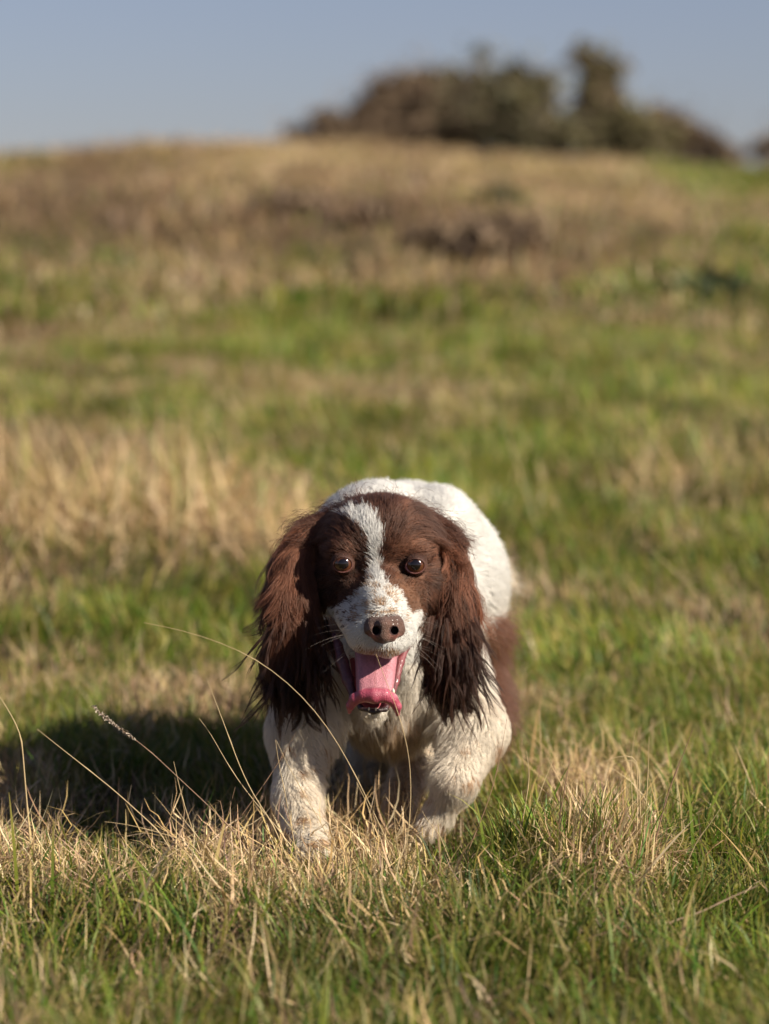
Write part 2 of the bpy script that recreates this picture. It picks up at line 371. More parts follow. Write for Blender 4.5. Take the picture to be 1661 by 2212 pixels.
# ------------------------------------------------------------------ signed distance modelling
class Grid:
    def __init__(s, xs, ys, zs, cap=0.06):
        s.xs, s.ys, s.zs = [np.asarray(a, dtype=np.float32) for a in (xs, ys, zs)]
        s.F = np.full((len(xs), len(ys), len(zs)), cap, dtype=np.float32)
    def box(s, lo, hi):
        r = []
        for a, l, h in zip((s.xs, s.ys, s.zs), lo, hi):
            i0 = max(int(np.searchsorted(a, l)) - 1, 0); i1 = min(int(np.searchsorted(a, h)) + 1, len(a))
            r.append(slice(i0, max(i1, i0 + 1)))
        return tuple(r)
    def coords(s, b):
        return s.xs[b[0]][:, None, None], s.ys[b[1]][None, :, None], s.zs[b[2]][None, None, :]
    def apply(s, b, d, k, op):
        F = s.F[b]
        if op == 'u':
            h = np.maximum(k - np.abs(F - d), 0) / k; s.F[b] = np.minimum(F, d) - h * h * k * 0.25
        else:
            d = -d; h = np.maximum(k - np.abs(F - d), 0) / k; s.F[b] = np.maximum(F, d) + h * h * k * 0.25
    def cone(s, a, b_, ra, rb, k=0.012, op='u', sq=None):
        a = np.asarray(a, dtype=np.float32); c = np.asarray(b_, dtype=np.float32); m = max(ra, rb) + k + 0.045
        bx = s.box(np.minimum(a, c) - m, np.maximum(a, c) + m); X, Y, Z = s.coords(bx)
        ba = c - a; L2 = max(float(ba @ ba), 1e-12)
        px, py, pz = X - a[0], Y - a[1], Z - a[2]
        h = np.clip((px * ba[0] + py * ba[1] + pz * ba[2]) / L2, 0, 1)
        dx, dy, dz = px - h * ba[0], py - h * ba[1], pz - h * ba[2]
        if sq: dx, dy, dz = dx * sq[0], dy * sq[1], dz * sq[2]
        d = np.sqrt(dx * dx + dy * dy + dz * dz) - (ra + (rb - ra) * h)
        s.apply(bx, d.astype(np.float32), k, op)
    def ell(s, c, r, k=0.012, op='u'):
        c = np.asarray(c, dtype=np.float32); r = np.asarray(r, dtype=np.float32); m = r + k + 0.045
        bx = s.box(c - m, c + m); X, Y, Z = s.coords(bx)
        qx, qy, qz = (X - c[0]) / r[0], (Y - c[1]) / r[1], (Z - c[2]) / r[2]
        k0 = np.sqrt(qx * qx + qy * qy + qz * qz)
        k1 = np.sqrt((qx / r[0]) ** 2 + (qy / r[1]) ** 2 + (qz / r[2]) ** 2) + 1e-9
        s.apply(bx, (k0 * (k0 - 1) / k1).astype(np.float32), k, op)
    def nets(s):
        F = s.F; I = F < 0
        n = [a - 1 for a in F.shape]
        cnt = np.zeros(n, dtype=np.int8)
        for i in (0, 1):
            for j in (0, 1):
                for k in (0, 1): cnt += I[i:n[0] + i, j:n[1] + j, k:n[2] + k]
        act = (cnt > 0) & (cnt < 8)
        ii, jj, kk = np.nonzero(act); N = len(ii)
        vm = np.full(n, -1, dtype=np.int32); vm[act] = np.arange(N)
        P = np.zeros((N, 3)); C = np.zeros(N)
        cs = [(i, j, k) for i in (0, 1) for j in (0, 1) for k in (0, 1)]
        for a in cs:
            for b in cs:
                if sum(b) - sum(a) == 1 and all(y >= x for x, y in zip(a, b)):
                    fa = F[ii + a[0], jj + a[1], kk + a[2]]; fb = F[ii + b[0], jj + b[1], kk + b[2]]
                    cr = (fa < 0) != (fb < 0)
                    t = np.where(cr, fa / np.where(cr, fa - fb, 1), 0)
                    pa = np.stack([s.xs[ii + a[0]], s.ys[jj + a[1]], s.zs[kk + a[2]]], -1)
                    pb = np.stack([s.xs[ii + b[0]], s.ys[jj + b[1]], s.zs[kk + b[2]]], -1)
                    P += np.where(cr[:, None], pa + (pb - pa) * t[:, None], 0); C += cr
        P /= np.maximum(C, 1)[:, None]
        Qs = []
        for ax in range(3):
            o1, o2 = [(1, 2), (2, 0), (0, 1)][ax]
            e = [0, 0, 0]; e[ax] = 1
            sl0 = [slice(0, m) for m in F.shape]; sl1 = [slice(0, m) for m in F.shape]
            sl0[ax] = slice(0, F.shape[ax] - 1); sl1[ax] = slice(1, F.shape[ax])
            for o in (o1, o2): sl0[o] = slice(1, F.shape[o] - 1); sl1[o] = slice(1, F.shape[o] - 1)
            A = I[tuple(sl0)]; B = I[tuple(sl1)]
            for flip in (0, 1):
                m = (A & ~B) if flip == 0 else (~A & B)
                q = np.array(np.nonzero(m)).T
                q[:, o1] += 1; q[:, o2] += 1
                def cell(d1, d2):
                    c = q.copy(); c[:, o1] -= d1; c[:, o2] -= d2
                    return vm[c[:, 0], c[:, 1], c[:, 2]]
                quad = np.stack([cell(1, 1), cell(0, 1), cell(0, 0), cell(1, 0)], -1)
                if flip: quad = quad[:, ::-1]
                Qs.append(quad)
        return P, np.concatenate(Qs)
    def prep(s):
        s.G = [g.astype(np.float32) for g in np.gradient(s.F, s.xs, s.ys, s.zs)]
    def sample(s, p):
        idx = []
        for a, v in zip((s.xs, s.ys, s.zs), p.T):
            i = np.clip(np.searchsorted(a, v), 1, len(a) - 1)
            i = np.where(np.abs(a[i - 1] - v) < np.abs(a[i] - v), i - 1, i); idx.append(i)
        i, j, k = idx
        g = np.stack([G[i, j, k] for G in s.G], -1)
        gp = np.stack([s.xs[i], s.ys[j], s.zs[k]], -1)
        d = s.F[i, j, k] + ((p - gp) * g).sum(-1)
        return d, nrm(g)

def P(px, py, Y): return W(px, py, Y)
Yh = 3.0
EYES = [(740.5, 1217, 3.0060), (897, 1219.5, 3.0070)]
fineY = np.concatenate([np.arange(2.86, 3.15, 0.0026), np.arange(3.152, 4.02, 0.0065)])
fineZ = np.concatenate([np.arange(-0.03, 0.10, 0.0045), np.arange(0.1, 0.41, 0.0026)])
G = Grid(np.arange(-0.165, 0.175, 0.0028), fineY, fineZ)
def cone(a, b, ra, rb, k=0.015, **kw): G.cone(P(*a), P(*b), R(ra, a[2]), R(rb, b[2]), k, **kw)
def ell(c, r, k=0.015, **kw): G.ell(P(*c), (R(r[0], c[2]), r[2] if len(r) > 2 else R(r[1]), R(r[1], c[2])), k, **kw)
# skull and face
ell((814, 1190, 3.085), (128, 112, 0.078))
ell((800, 1160, 3.055), (80, 70, 0.050), 0.02)
ell((846, 1160, 3.055), (80, 70, 0.050), 0.02)
cone((737, 1265, 3.058), (765, 1320, 3.03), 68, 36)
cone((903, 1267, 3.058), (875, 1320, 3.03), 68, 36)
ell((742, 1186, 3.026), (40, 26, 0.020), 0.012); ell((893, 1188, 3.027), (40, 26, 0.020), 0.012)
cone((744, 1250, 3.025), (790, 1300, 2.985), 30, 26, 0.012)     # under the eyes
cone((890, 1252, 3.025), (860, 1300, 2.985), 30, 26, 0.012)
cone((818, 1235, 3.025), (828, 1322, 2.945), 36, 38, 0.012)     # bridge of the muzzle
cone((824, 1300, 2.985), (829, 1352, 2.945), 52, 44, 0.012)
cone((764, 1326, 2.998), (790, 1364, 2.950), 38, 38, 0.012)     # flews
cone((876, 1326, 2.998), (858, 1364, 2.950), 32, 34, 0.012)
cone((785, 1380, 2.955), (838, 1392, 2.935), 24, 20, 0.010)
cone((838, 1392, 2.935), (868, 1376, 2.950), 20, 22, 0.010)
for c in EYES:                                                    # sockets
    G.cone(P(c[0] - 9, c[1], c[2] - .012), P(c[0] + 9, c[1], c[2] - .012), R(15), R(15), 0.004, op='s')
    G.cone(P(c[0], c[1], c[2]), P(c[0], c[1], c[2] - .03), R(17.5), R(17.5), 0.004, op='s', )
# lower jaw
cone((808, 1400, 3.035), (808, 1500, 2.985), 58, 40, 0.012)
cone((808, 1500, 2.985), (808, 1533, 2.962), 36, 24, 0.012)
cone((705, 1160, 3.095), (662, 1212, 3.08), 40, 28, .02); cone((926, 1160, 3.095), (958, 1212, 3.08), 38, 26, .02)
# neck, trunk
cone((820, 1230, 3.14), (850, 1330, 3.26), 92, 150, 0.03)
cone((880, 1268, 3.34), (888, 1260, 3.46), 196, 190, 0.04)
cone((888, 1260, 3.46), (900, 1252, 3.60), 188, 174, 0.04)
cone((790, 1180, 3.28), (850, 1180, 3.42), 100, 120, 0.03)
cone((835, 1400, 3.17), (845, 1500, 3.20), 105, 100, 0.03)
cone((845, 1500, 3.20), (870, 1480, 3.45), 100, 80, 0.03)
ell((778, 1172, 3.30), (82, 98, .075), 0.04); ell((820, 1130, 3.33), (60, 64, .07), 0.04); ell((955, 1125, 3.36), (62, 66, .09), 0.03)
cone((880, 1078, 3.40), (895, 1092, 3.60), 22, 20, 0.02)
# forelegs
cone((690, 1440, 3.19), (652, 1580, 3.13), 82, 72, 0.025)
cone((652, 1580, 3.13), (642, 1720, 3.08), 62, 44, 0.02)
cone((642, 1720, 3.08), (660, 1800, 3.045), 46, 42, 0.015)
cone((662, 1812, 3.045), (676, 1838, 3.00), 44, 34, 0.012)
for dx in (-24, -8, 9, 24): cone((672 + dx, 1835, 3.01), (676 + dx * 1.15, 1846, 2.985), 17, 13, 0.005)
cone((965, 1420, 3.20), (1022, 1575, 3.15), 78, 66, 0.025)
cone((1026, 1580, 3.15), (984, 1690, 3.10), 62, 42, 0.02)
cone((984, 1690, 3.10), (944, 1762, 3.11), 40, 27, 0.012)
cone((944, 1766, 3.11), (918, 1796, 3.10), 29, 24, 0.012)
# hind legs
cone((975, 1390, 3.52), (1008, 1540, 3.42), 84, 62, 0.03)
cone((1005, 1540, 3.40), (902, 1650, 3.24), 52, 30, 0.02)
cone((902, 1650, 3.24), (862, 1752, 3.16), 30, 27, 0.015)
cone((862, 1752, 3.16), (852, 1785, 3.135), 31, 25, 0.012)
cone((830, 1400, 3.56), (800, 1550, 3.48), 100, 48, 0.03)
cone((800, 1550, 3.48), (800, 1660, 3.38), 44, 30, 0.02)
cone((800, 1660, 3.40), (800, 1700, 3.34), 34, 28, 0.012)
BV, BQ = G.nets()

# ears (own meshes, on their own grid sharing the axes of the head)
E = Grid(G.xs, np.arange(2.93, 3.16, 0.003), np.arange(0.14, 0.36, 0.003))
def econe(a, b, ra, rb, k=0.012): E.cone(P(*a), P(*b), R(ra), R(rb), k)
EARS = {
 'l': [(684, 1150, 3.072, 28), (641, 1212, 3.055, 30), (627, 1290, 3.035, 32), (622, 1380, 3.03, 36), (632, 1450, 3.03, 32)],
 'r': [(944, 1150, 3.075, 20), (970, 1215, 3.065, 25), (978, 1290, 3.055, 32), (972, 1380, 3.045, 40), (976, 1450, 3.05, 31)]}
for kx in EARS:
    c = EARS[kx]
    for a, b in zip(c, c[1:]): econe(a[:3], b[:3], a[3], b[3])
EV, EQ = E.nets()
# joint field for hair flow: ears folded into the big grid
for kx in EARS:
    c = EARS[kx]
    for a, b in zip(c, c[1:]): cone(a[:3], b[:3], a[3] - 4, b[3] - 4, 0.01)
G.prep()

# ------------------------------------------------------------------ coat colours
WHITE = np.array([0.65, 0.63, 0.59]); CREAM = np.array([0.66, 0.57, 0.44]); TAN = np.array([0.34, 0.21, 0.12])
LIVER = np.array([0.050, 0.019, 0.011]); LIVER2 = np.array([0.094, 0.038, 0.021]); DARK = np.array([0.026, 0.012, 0.008])
BLAZE = [(744,1120),(752,1106),(772,1096),(796,1096),(816,1112),(829,1150),(822,1195),(822,1238),(838,1258),(862,1278),(876,1302),(884,1328),(905,1316),(916,1326),
 (905,1362),(945,1400),(960,1480),(960,1750),(600,1750),(640,1480),(672,1380),(690,1345),(688,1312),(730,1310),(764,1290),(786,1264),(800,1240),(806,1205),(800,1168),(780,1140),(755,1128)]
def inpoly(px, py, poly):
    r = np.zeros(px.shape, dtype=bool); n = len(poly)
    for i in range(n):
        x1, y1 = poly[i]; x2, y2 = poly[(i + 1) % n]
        if y1 == y2: continue
        c = ((y1 > py) != (y2 > py)) & (px < (x2 - x1) * (py - y1) / (y2 - y1) + x1); r ^= c
    return r
SPOTS = [(800,1250,8,5,.5),(790,1262,14,6,.8),(812,1266,12,5,.8),(838,1272,12,6,.7),(846,1284,12,7,.9),(808,1283,7,5,.5),(776,1284,5,4,.8),(792,1304,13,8,.75),(772,1312,9,8,.5),(822,1300,14,8,.85),(856,1296,8,6,.8),
 (768,1334,11,14,.7),(875,1334,7,12,.5),(800,1322,10,6,.6),(850,1316,9,5,.5),(828,1322,34,4,.6),(757,1300,5,4,1.2),(748,1326,4,7,1.6),(733,1322,5,4,1.6),(745,1352,4,4,1.4),(722,1345,4,3,1.4),(762,1316,3,7,1.4),(756,1340,3,5,1.3),(738,1338,3,3,1.2),
 (825,1405,40,9,.75),(780,1402,14,7,.6),(848,1404,10,8,.7)]
MOUTH = [(728,1392),(745,1408),(770,1420),(830,1424),(868,1410),(886,1392),(884,1430),(866,1490),(856,1515),(845,1532),(775,1532),(758,1505),(742,1450)]
def coat(p):
    """per point: colour, is-head mask"""
    px, py = proj(p); n = len(px)
    Y = p[:, 1]
    jx = px + rng.normal(0, 2.2, n) + (fbm(p[:, 0] * 260, p[:, 2] * 260, 5, 2) - .5) * 14; jy = py + rng.normal(0, 2.2, n)
    head = (Y < 3.145) & (py < 1430 - 0) & (p[:, 2] > 0.17)
    white = inpoly(jx, jy, BLAZE)
    c = np.tile(WHITE, (n, 1)) * rng.uniform(0.88, 1.06, (n, 1))
    br = head & ~white
    liver_mix = fbm(p[:, 0] * 60, p[:, 2] * 60, 9, 2)[:, None]  # random noise blending the two liver tones
    liver = LIVER * (1 - liver_mix) + LIVER2 * liver_mix
    liver = liver * rng.uniform(0.7, 1.35, (n, 1)) * (0.6 + 0.8 * fbm(p[:, 0] * 110, p[:, 2] * 110, 19, 3))[:, None]
    redm = (smooth(1230, 1290, py) * smooth(835, 850, px) * (1 - smooth(890, 930, px)))[:, None]
    liver = liver * (1 - redm * .5) + np.array([.20, .09, .045]) * redm * .5
    # redder brow spots
    for ex in (752, 888):
        q = np.exp(-(((px - ex) / 34) ** 2 + ((py - 1180) / 26) ** 2))[:, None]
        liver = liver * (1 + 0.55 * q)
    eye_dark = np.exp(-(((px - 735) / 45) ** 2 + ((py - 1262) / 38) ** 2))[:, None]
    liver = liver * (1 - 0.35 * eye_dark)
    c = np.where(br[:, None], liver, c)
    wh = head & white
    for (sx, sy, rx, ry, a) in SPOTS:
        q = ((jx - sx) / rx) ** 2 + ((jy - sy) / ry) ** 2
        m = wh & (rng.random(n) < np.clip(1.35 - q, 0, 1) * min(a, 1))
        sc = TAN * rng.uniform(.6, 1.25, (n, 1)) if a <= 1 else LIVER * 1.2
        c = np.where(m[:, None], sc, c)
    # body: cream and dirty low down
    low = smooth(0.26, 0.10, p[:, 2])[:, None] if False else (1 - smooth(0.08, 0.27, p[:, 2]))[:, None]
    body = ~head
    dirt = np.clip(fbm(p[:, 0] * 40 + 3, p[:, 2] * 40, 41, 3) - 0.35, 0, 1)[:, None] * 1.3
    cb = c * (1 - low * 0.8) + CREAM * low * 0.8
    cb = cb * (1 - low * dirt * 0.5) + TAN * low * dirt * 0.5
    fr = (vnoise(p[:, 0] * 80 + 7, p[:, 2] * 95 + p[:, 1] * 30, 71) > 0.74) & (py > 1600) & (rng.random(n) < 0.7)
    cb = np.where(fr[:, None], TAN * 1.1 * rng.uniform(.7, 1.2, (n, 1)), cb)
    hind = (Y > 3.14) & (py > 1540) & (px < 912)
    cb = np.where(hind[:, None], CREAM * 0.5 + TAN * .35, cb)
    hf = hind & (px > 828) & (Y < 3.3)
    cb = np.where(hf[:, None], (TAN * 1.1 + CREAM * .3) * rng.uniform(.5, 1.3, (n, 1)), cb)
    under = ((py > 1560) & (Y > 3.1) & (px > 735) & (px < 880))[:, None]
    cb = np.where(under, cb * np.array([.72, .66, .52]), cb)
    flank = (jx > 1036 + 8 * np.sin(py / 30.)) & (jy > 1335) & (jy < 1620) & (Y > 3.27)
    cb = np.where(flank[:, None], LIVER2 * 1.5 * rng.uniform(.6, 1.15, (n, 1)), cb)
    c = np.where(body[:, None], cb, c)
    # the top of the neck right behind the crown
    nk = body & (Y < 3.20) & (py < 1400) & (p[:, 2] > 0.2) & (np.abs(px - 815) > 60)
    c = np.where(nk[:, None], liver, c)
    return np.clip(c, 0.004, 0.86), head

# ------------------------------------------------------------------ the dog
dog = empty('dog', (0.01, 3.02, 0.0))
tag(dog, 'liver and white spaniel trotting towards the camera with its tongue out', 'dog')
vc, vh = coat(BV)
vpx, vpy = proj(BV)
mouth_v = inpoly(vpx, vpy, MOUTH) & (BV[:, 1] < 3.05)
vc = vc * 0.75
vc[(((vpx - 831) / 34) ** 2 + ((vpy - 1358) / 24) ** 2 < 1) & (BV[:, 1] < 2.97)] = np.array([.012, .006, .006])
vc[mouth_v] = np.array([0.20, 0.035, 0.045])
for e in EYES:
    q = np.hypot(vpx - e[0], (vpy - e[1]) * 1.1) < 27
    vc[q & (BV[:, 1] < 3.06)] = np.array([0.045, 0.020, 0.016])
body_me = mesh_quads('body', BV - np.array(dog.location), BQ, vc)
body = bpy.data.objects.new('body', body_me); body_me.materials.append(M_skin); COL.objects.link(body); body.parent = dog

def child(name, data, mat, parent=None):
    """data given in world coordinates; every dog part hangs under the dog empty, which only has a translation"""
    o = bpy.data.objects.new(name, data)
    if mat: data.materials.append(mat)
    COL.objects.link(o); o.parent = parent or dog
    return o
DL = np.array(dog.location)
def curves(name, pts, rad, col, mat, parent=None):
    """pts (N,S,3) world, rad (N,S), col (N,S,3)"""
    n, s, _ = pts.shape
    hc = bpy.data.hair_curves.new(name); hc.add_curves([s] * n)
    hc.attributes['position'].data.foreach_set('vector', (pts - DL).astype(np.float32).ravel())
    ra = hc.attributes.get('radius') or hc.attributes.new('radius', 'FLOAT', 'POINT')
    ra.data.foreach_set('value', rad.astype(np.float32).ravel())
    ca = hc.attributes.new('tint', 'FLOAT_COLOR', 'POINT')
    c = np.ones((n, s, 4), dtype=np.float32); c[..., :3] = col
    ca.data.foreach_set('color', c.ravel())
    return child(name, hc, mat, parent)
def sample_surface(V, Q, n, wfun=None):
    a, b, c, d = [V[Q[:, i]] for i in range(4)]
    t0 = np.linalg.norm(np.cross(b - a, c - a), axis=1) / 2; t1 = np.linalg.norm(np.cross(c - a, d - a), axis=1) / 2
    ar = t0 + t1; cen = (a + b + c + d) / 4
    wgt = ar * (wfun(cen) if wfun is not None else 1)
    cdf = np.cumsum(wgt); cdf /= cdf[-1]
    q = np.minimum(np.searchsorted(cdf, rng.random(n)), len(Q) - 1)
    u = rng.random(n)[:, None]; v = rng.random(n)[:, None]
    return (a[q] * (1 - u) + b[q] * u) * (1 - v) + (d[q] * (1 - u) + c[q] * u) * v
def grow(root, L, comb, S, lift, droop, jit, dmin=0.0012, stiff=0.35, wave=0.0, wfreq=3.0, wgrp=None):
    n = len(root); pos = root.copy(); d0, nn = G.sample(pos)
    def tang(c, nv): return nrm(c - nv * (c * nv).sum(-1, keepdims=True) * 0.9)
    dirv = nrm(tang(comb(pos), nn) * (1 - lift[:, None]) + nn * lift[:, None] + rng.normal(0, 1, (n, 3)) * jit[:, None])
    out = np.zeros((n, S, 3)); out[:, 0] = pos
    ph = rng.uniform(0, 6.28, n) if wgrp is None else wgrp
    rj = rng.normal(0, 1, (n, 3)) * jit[:, None]
    for s in range(1, S):
        d, nn = G.sample(pos)
        t = tang(comb(pos), nn)
        tgt = nrm(t + nn * (lift * 0.4)[:, None] + rj + np.array([0, 0, -1.]) * (droop * s / S)[:, None])
        dirv = nrm(dirv * (1 - stiff) + tgt * stiff)
        step = dirv
        if np.any(wave):
            side = nrm(np.cross(dirv, np.array([0.2, -1.0, 0.1])))
            step = nrm(dirv + side * (wave * (0.5 + 1.2 * s / S) * np.sin(ph + s * wfreq))[:, None])
        pos = pos + step * (L / (S - 1))[:, None]
        d, nn = G.sample(pos)
        push = np.clip(dmin + 0.0003 * s - d, 0, 0.01)
        pos = pos + nn * push[:, None]
        out[:, s] = pos
    return out
def clump(pts, cen_idx, strength, power=1.5):
    """pull every strand's tip towards the strand of its clump centre"""
    n, S, _ = pts.shape
    kd = kdtree.KDTree(len(cen_idx))
    for j, i in enumerate(cen_idx): kd.insert(pts[i, 0], j)
    kd.balance()
    near = np.array([kd.find(r)[1] for r in pts[:, 0]])
    c = pts[cen_idx[near]]
    rel = c - c[:, :1] + pts[:, :1]
    s = (np.linspace(0, 1, S) ** power)[None, :, None]
    st = (strength * rng.uniform(.5, 1, n))[:, None, None] if np.ndim(strength) else (strength * rng.uniform(.5, 1, n))[:, None, None]
    return pts * (1 - s * st) + c * (s * st), near

NOSE = P(828, 1290, 2.90)
CROWN = P(805, 1120, 3.02)
def comb(p):
    px, py = proj(p); Y = p[:, 1]
    face = nrm(p - NOSE)
    c = face.copy()
    # crown: hair parts along the blaze and falls outwards onto the ears
    side = np.sign(px - 806)[:, None]
    out = nrm(np.concatenate([side * 1.0, np.full_like(side, 0.35), -0.15 - 0.9 * smooth(50, 150, np.abs(px - 810))[:, None]], -1))
    wc = ((1 - smooth(1130, 1210, py)) * smooth(45, 110, np.abs(px - 806)) * (Y > 3.0))[:, None]
    c = c * (1 - wc) + out * wc
    # cheeks hang
    wk = (smooth(70, 120, np.abs(px - 818)) * smooth(1220, 1280, py))[:, None]
    c = c * (1 - wk) + nrm(face + np.array([0, 0.4, -1.3])) * wk
    # jaw and throat
    wj = (smooth(1410, 1450, py))[:, None]
    c = c * (1 - wj) + np.array([0, 0.15, -1.0]) * wj
    b = np.zeros_like(p); b[:, 1] = 1.0; b[:, 2] = -0.25
    wb = smooth(3.13, 3.20, Y)[:, None]
    chest = ((Y < 3.32) & (py > 1380))[:, None]
    bb = np.where(chest, np.array([0, 0.1, -1.0]), nrm(b))
    c = c * (1 - wb) + bb * wb
    leg = smooth(0.17, 0.12, p[:, 2])[:, None] if False else (1 - smooth(0.12, 0.18, p[:, 2]))[:, None]
    sx = np.where(px < 850, 0.35, -0.1)
    lg = nrm(np.stack([sx, np.full_like(sx, .25), np.full_like(sx, -1.)], -1))
    c = c * (1 - leg) + lg * leg
    return nrm(c)
def wbody(c):
    px, py = proj(c); d, nn = G.sample(c)
    facing = -nn[:, 1] + 0.35
    w_ = np.where(facing > 0, 1.0, 0.35)
    head = (c[:, 1] < 3.15) & (py < 1440)
    w_ = w_ * np.where(head, 2.6, 1.0) * np.where(c[:, 1] > 3.6, .35, 1)
    inm = inpoly(px, py, MOUTH) & (c[:, 1] < 3.05)
    w_[inm] = 0
    for e in EYES: w_[(np.hypot((px - e[0]) * .92, (py - e[1]) * 1.08) < 22) & (c[:, 1] < 3.06)] = 0
    w_[(((px - 831) / 37) ** 2 + ((py - 1360) / 27) ** 2 < 1) & (c[:, 1] < 2.97)] = 0
    w_[(py > 1850)] = 0
    return w_
NF = 185000
root = sample_surface(BV, BQ, NF, wbody)
col, hd = coat(root)
px, py = proj(root); Y = root[:, 1]
L = np.full(NF, 0.020)
L = np.where(hd, 0.0085, L)
muz = hd & (py > 1255) & (np.abs(px - 818) < 120); L = np.where(muz, 0.0034, L)
L = np.where(muz & (py > 1385), 0.005, L)
L = np.where(muz & (py < 1345), 0.0024, L)
crown = hd & (py < 1165) & ((np.abs(px - 800) > 34) | (py < 1098)); L = np.where(crown, 0.022 + 0.024 * smooth(50, 130, np.abs(px - 805)), L)
L = np.where(hd & (np.abs(px - 815) > 105) & (py > 1150), 0.018, L)
jaw = (Y < 3.05) & (py > 1425); L = np.where(jaw, 0.010, L)
chest = (~hd) & (~jaw) & (py > 1400) & (py < 1660) & (Y < 3.35) & (px > 730) & (px < 985); L = np.where(chest, 0.030, L)
legs = (~hd) & (root[:, 2] < 0.15) & ~chest; L = np.where(legs, 0.011, L)
feather = legs & (py < 1690) & ((np.abs(px - 705) < 22) | (np.abs(px - 925) < 22)) & (Y < 3.25); L = np.where(feather, 0.018, L)
belly = (~hd) & (py > 1540) & (py < 1700) & (px > 735) & (px < 900) & (Y > 3.1) & (Y < 3.6); L = np.where(belly, 0.030, L)
flank = (col[:, 0] < 0.2) & ~hd & (px > 1020) & (Y > 3.27); L = np.where(flank, 0.060, L)
back = (~hd) & (py < 1200); L = np.where(back, 0.019, L)
L = L * rng.uniform(0.65, 1.25, NF)
lift = np.where(hd, 0.22, 0.30); lift = np.where(muz, 0.05, lift); lift = np.where(flank, 0.45, lift); lift = np.where(chest | belly, 0.35, lift)
droop = np.where(hd, 0.1, 0.35); droop = np.where(chest | belly | feather, 0.7, droop)
jit = np.where(muz, 0.09, np.where(hd, 0.12, 0.16)); jit = np.where(chest | belly | feather, 0.28, jit); jit = np.where(flank, 0.35, jit)
strands = grow(root, L, comb, 6, lift, droop, jit)
cidx = rng.choice(NF, 13000, replace=False)
cst = np.where(hd, 0.35, np.where(legs, 0.42, 0.30)); cst = np.where(chest | belly | feather, 0.85, cst); cst = np.where(muz, 0.0, cst); cst = np.where(crown, 0.75, cst)
strands, near = clump(strands, cidx, cst, 1.4)
ctone = rng.uniform(0.86, 1.1, len(cidx))[near]; ctone = np.where(hd & (col[:, 0] < .2), ctone ** 3.5, ctone)
colS = np.repeat((col * ctone[:, None])[:, None, :], 6, 1)
wet = np.where(chest | belly | feather, 0.25, 0.0)[:, None, None] * (np.linspace(0, 1, 6) ** 1.5)[None, :, None]
colS = colS * (1 - wet) + np.array([0.33, 0.24, 0.15]) * wet
r0 = np.where(hd, 0.00018, 0.00022); r0 = np.where(muz, 0.00017, r0)
rad = r0[:, None] * np.array([1, 1, .95, .8, .55, .15])[None]
fur = curves('fur', strands, rad, colS, M_fur); tag(fur, kind='stuff')

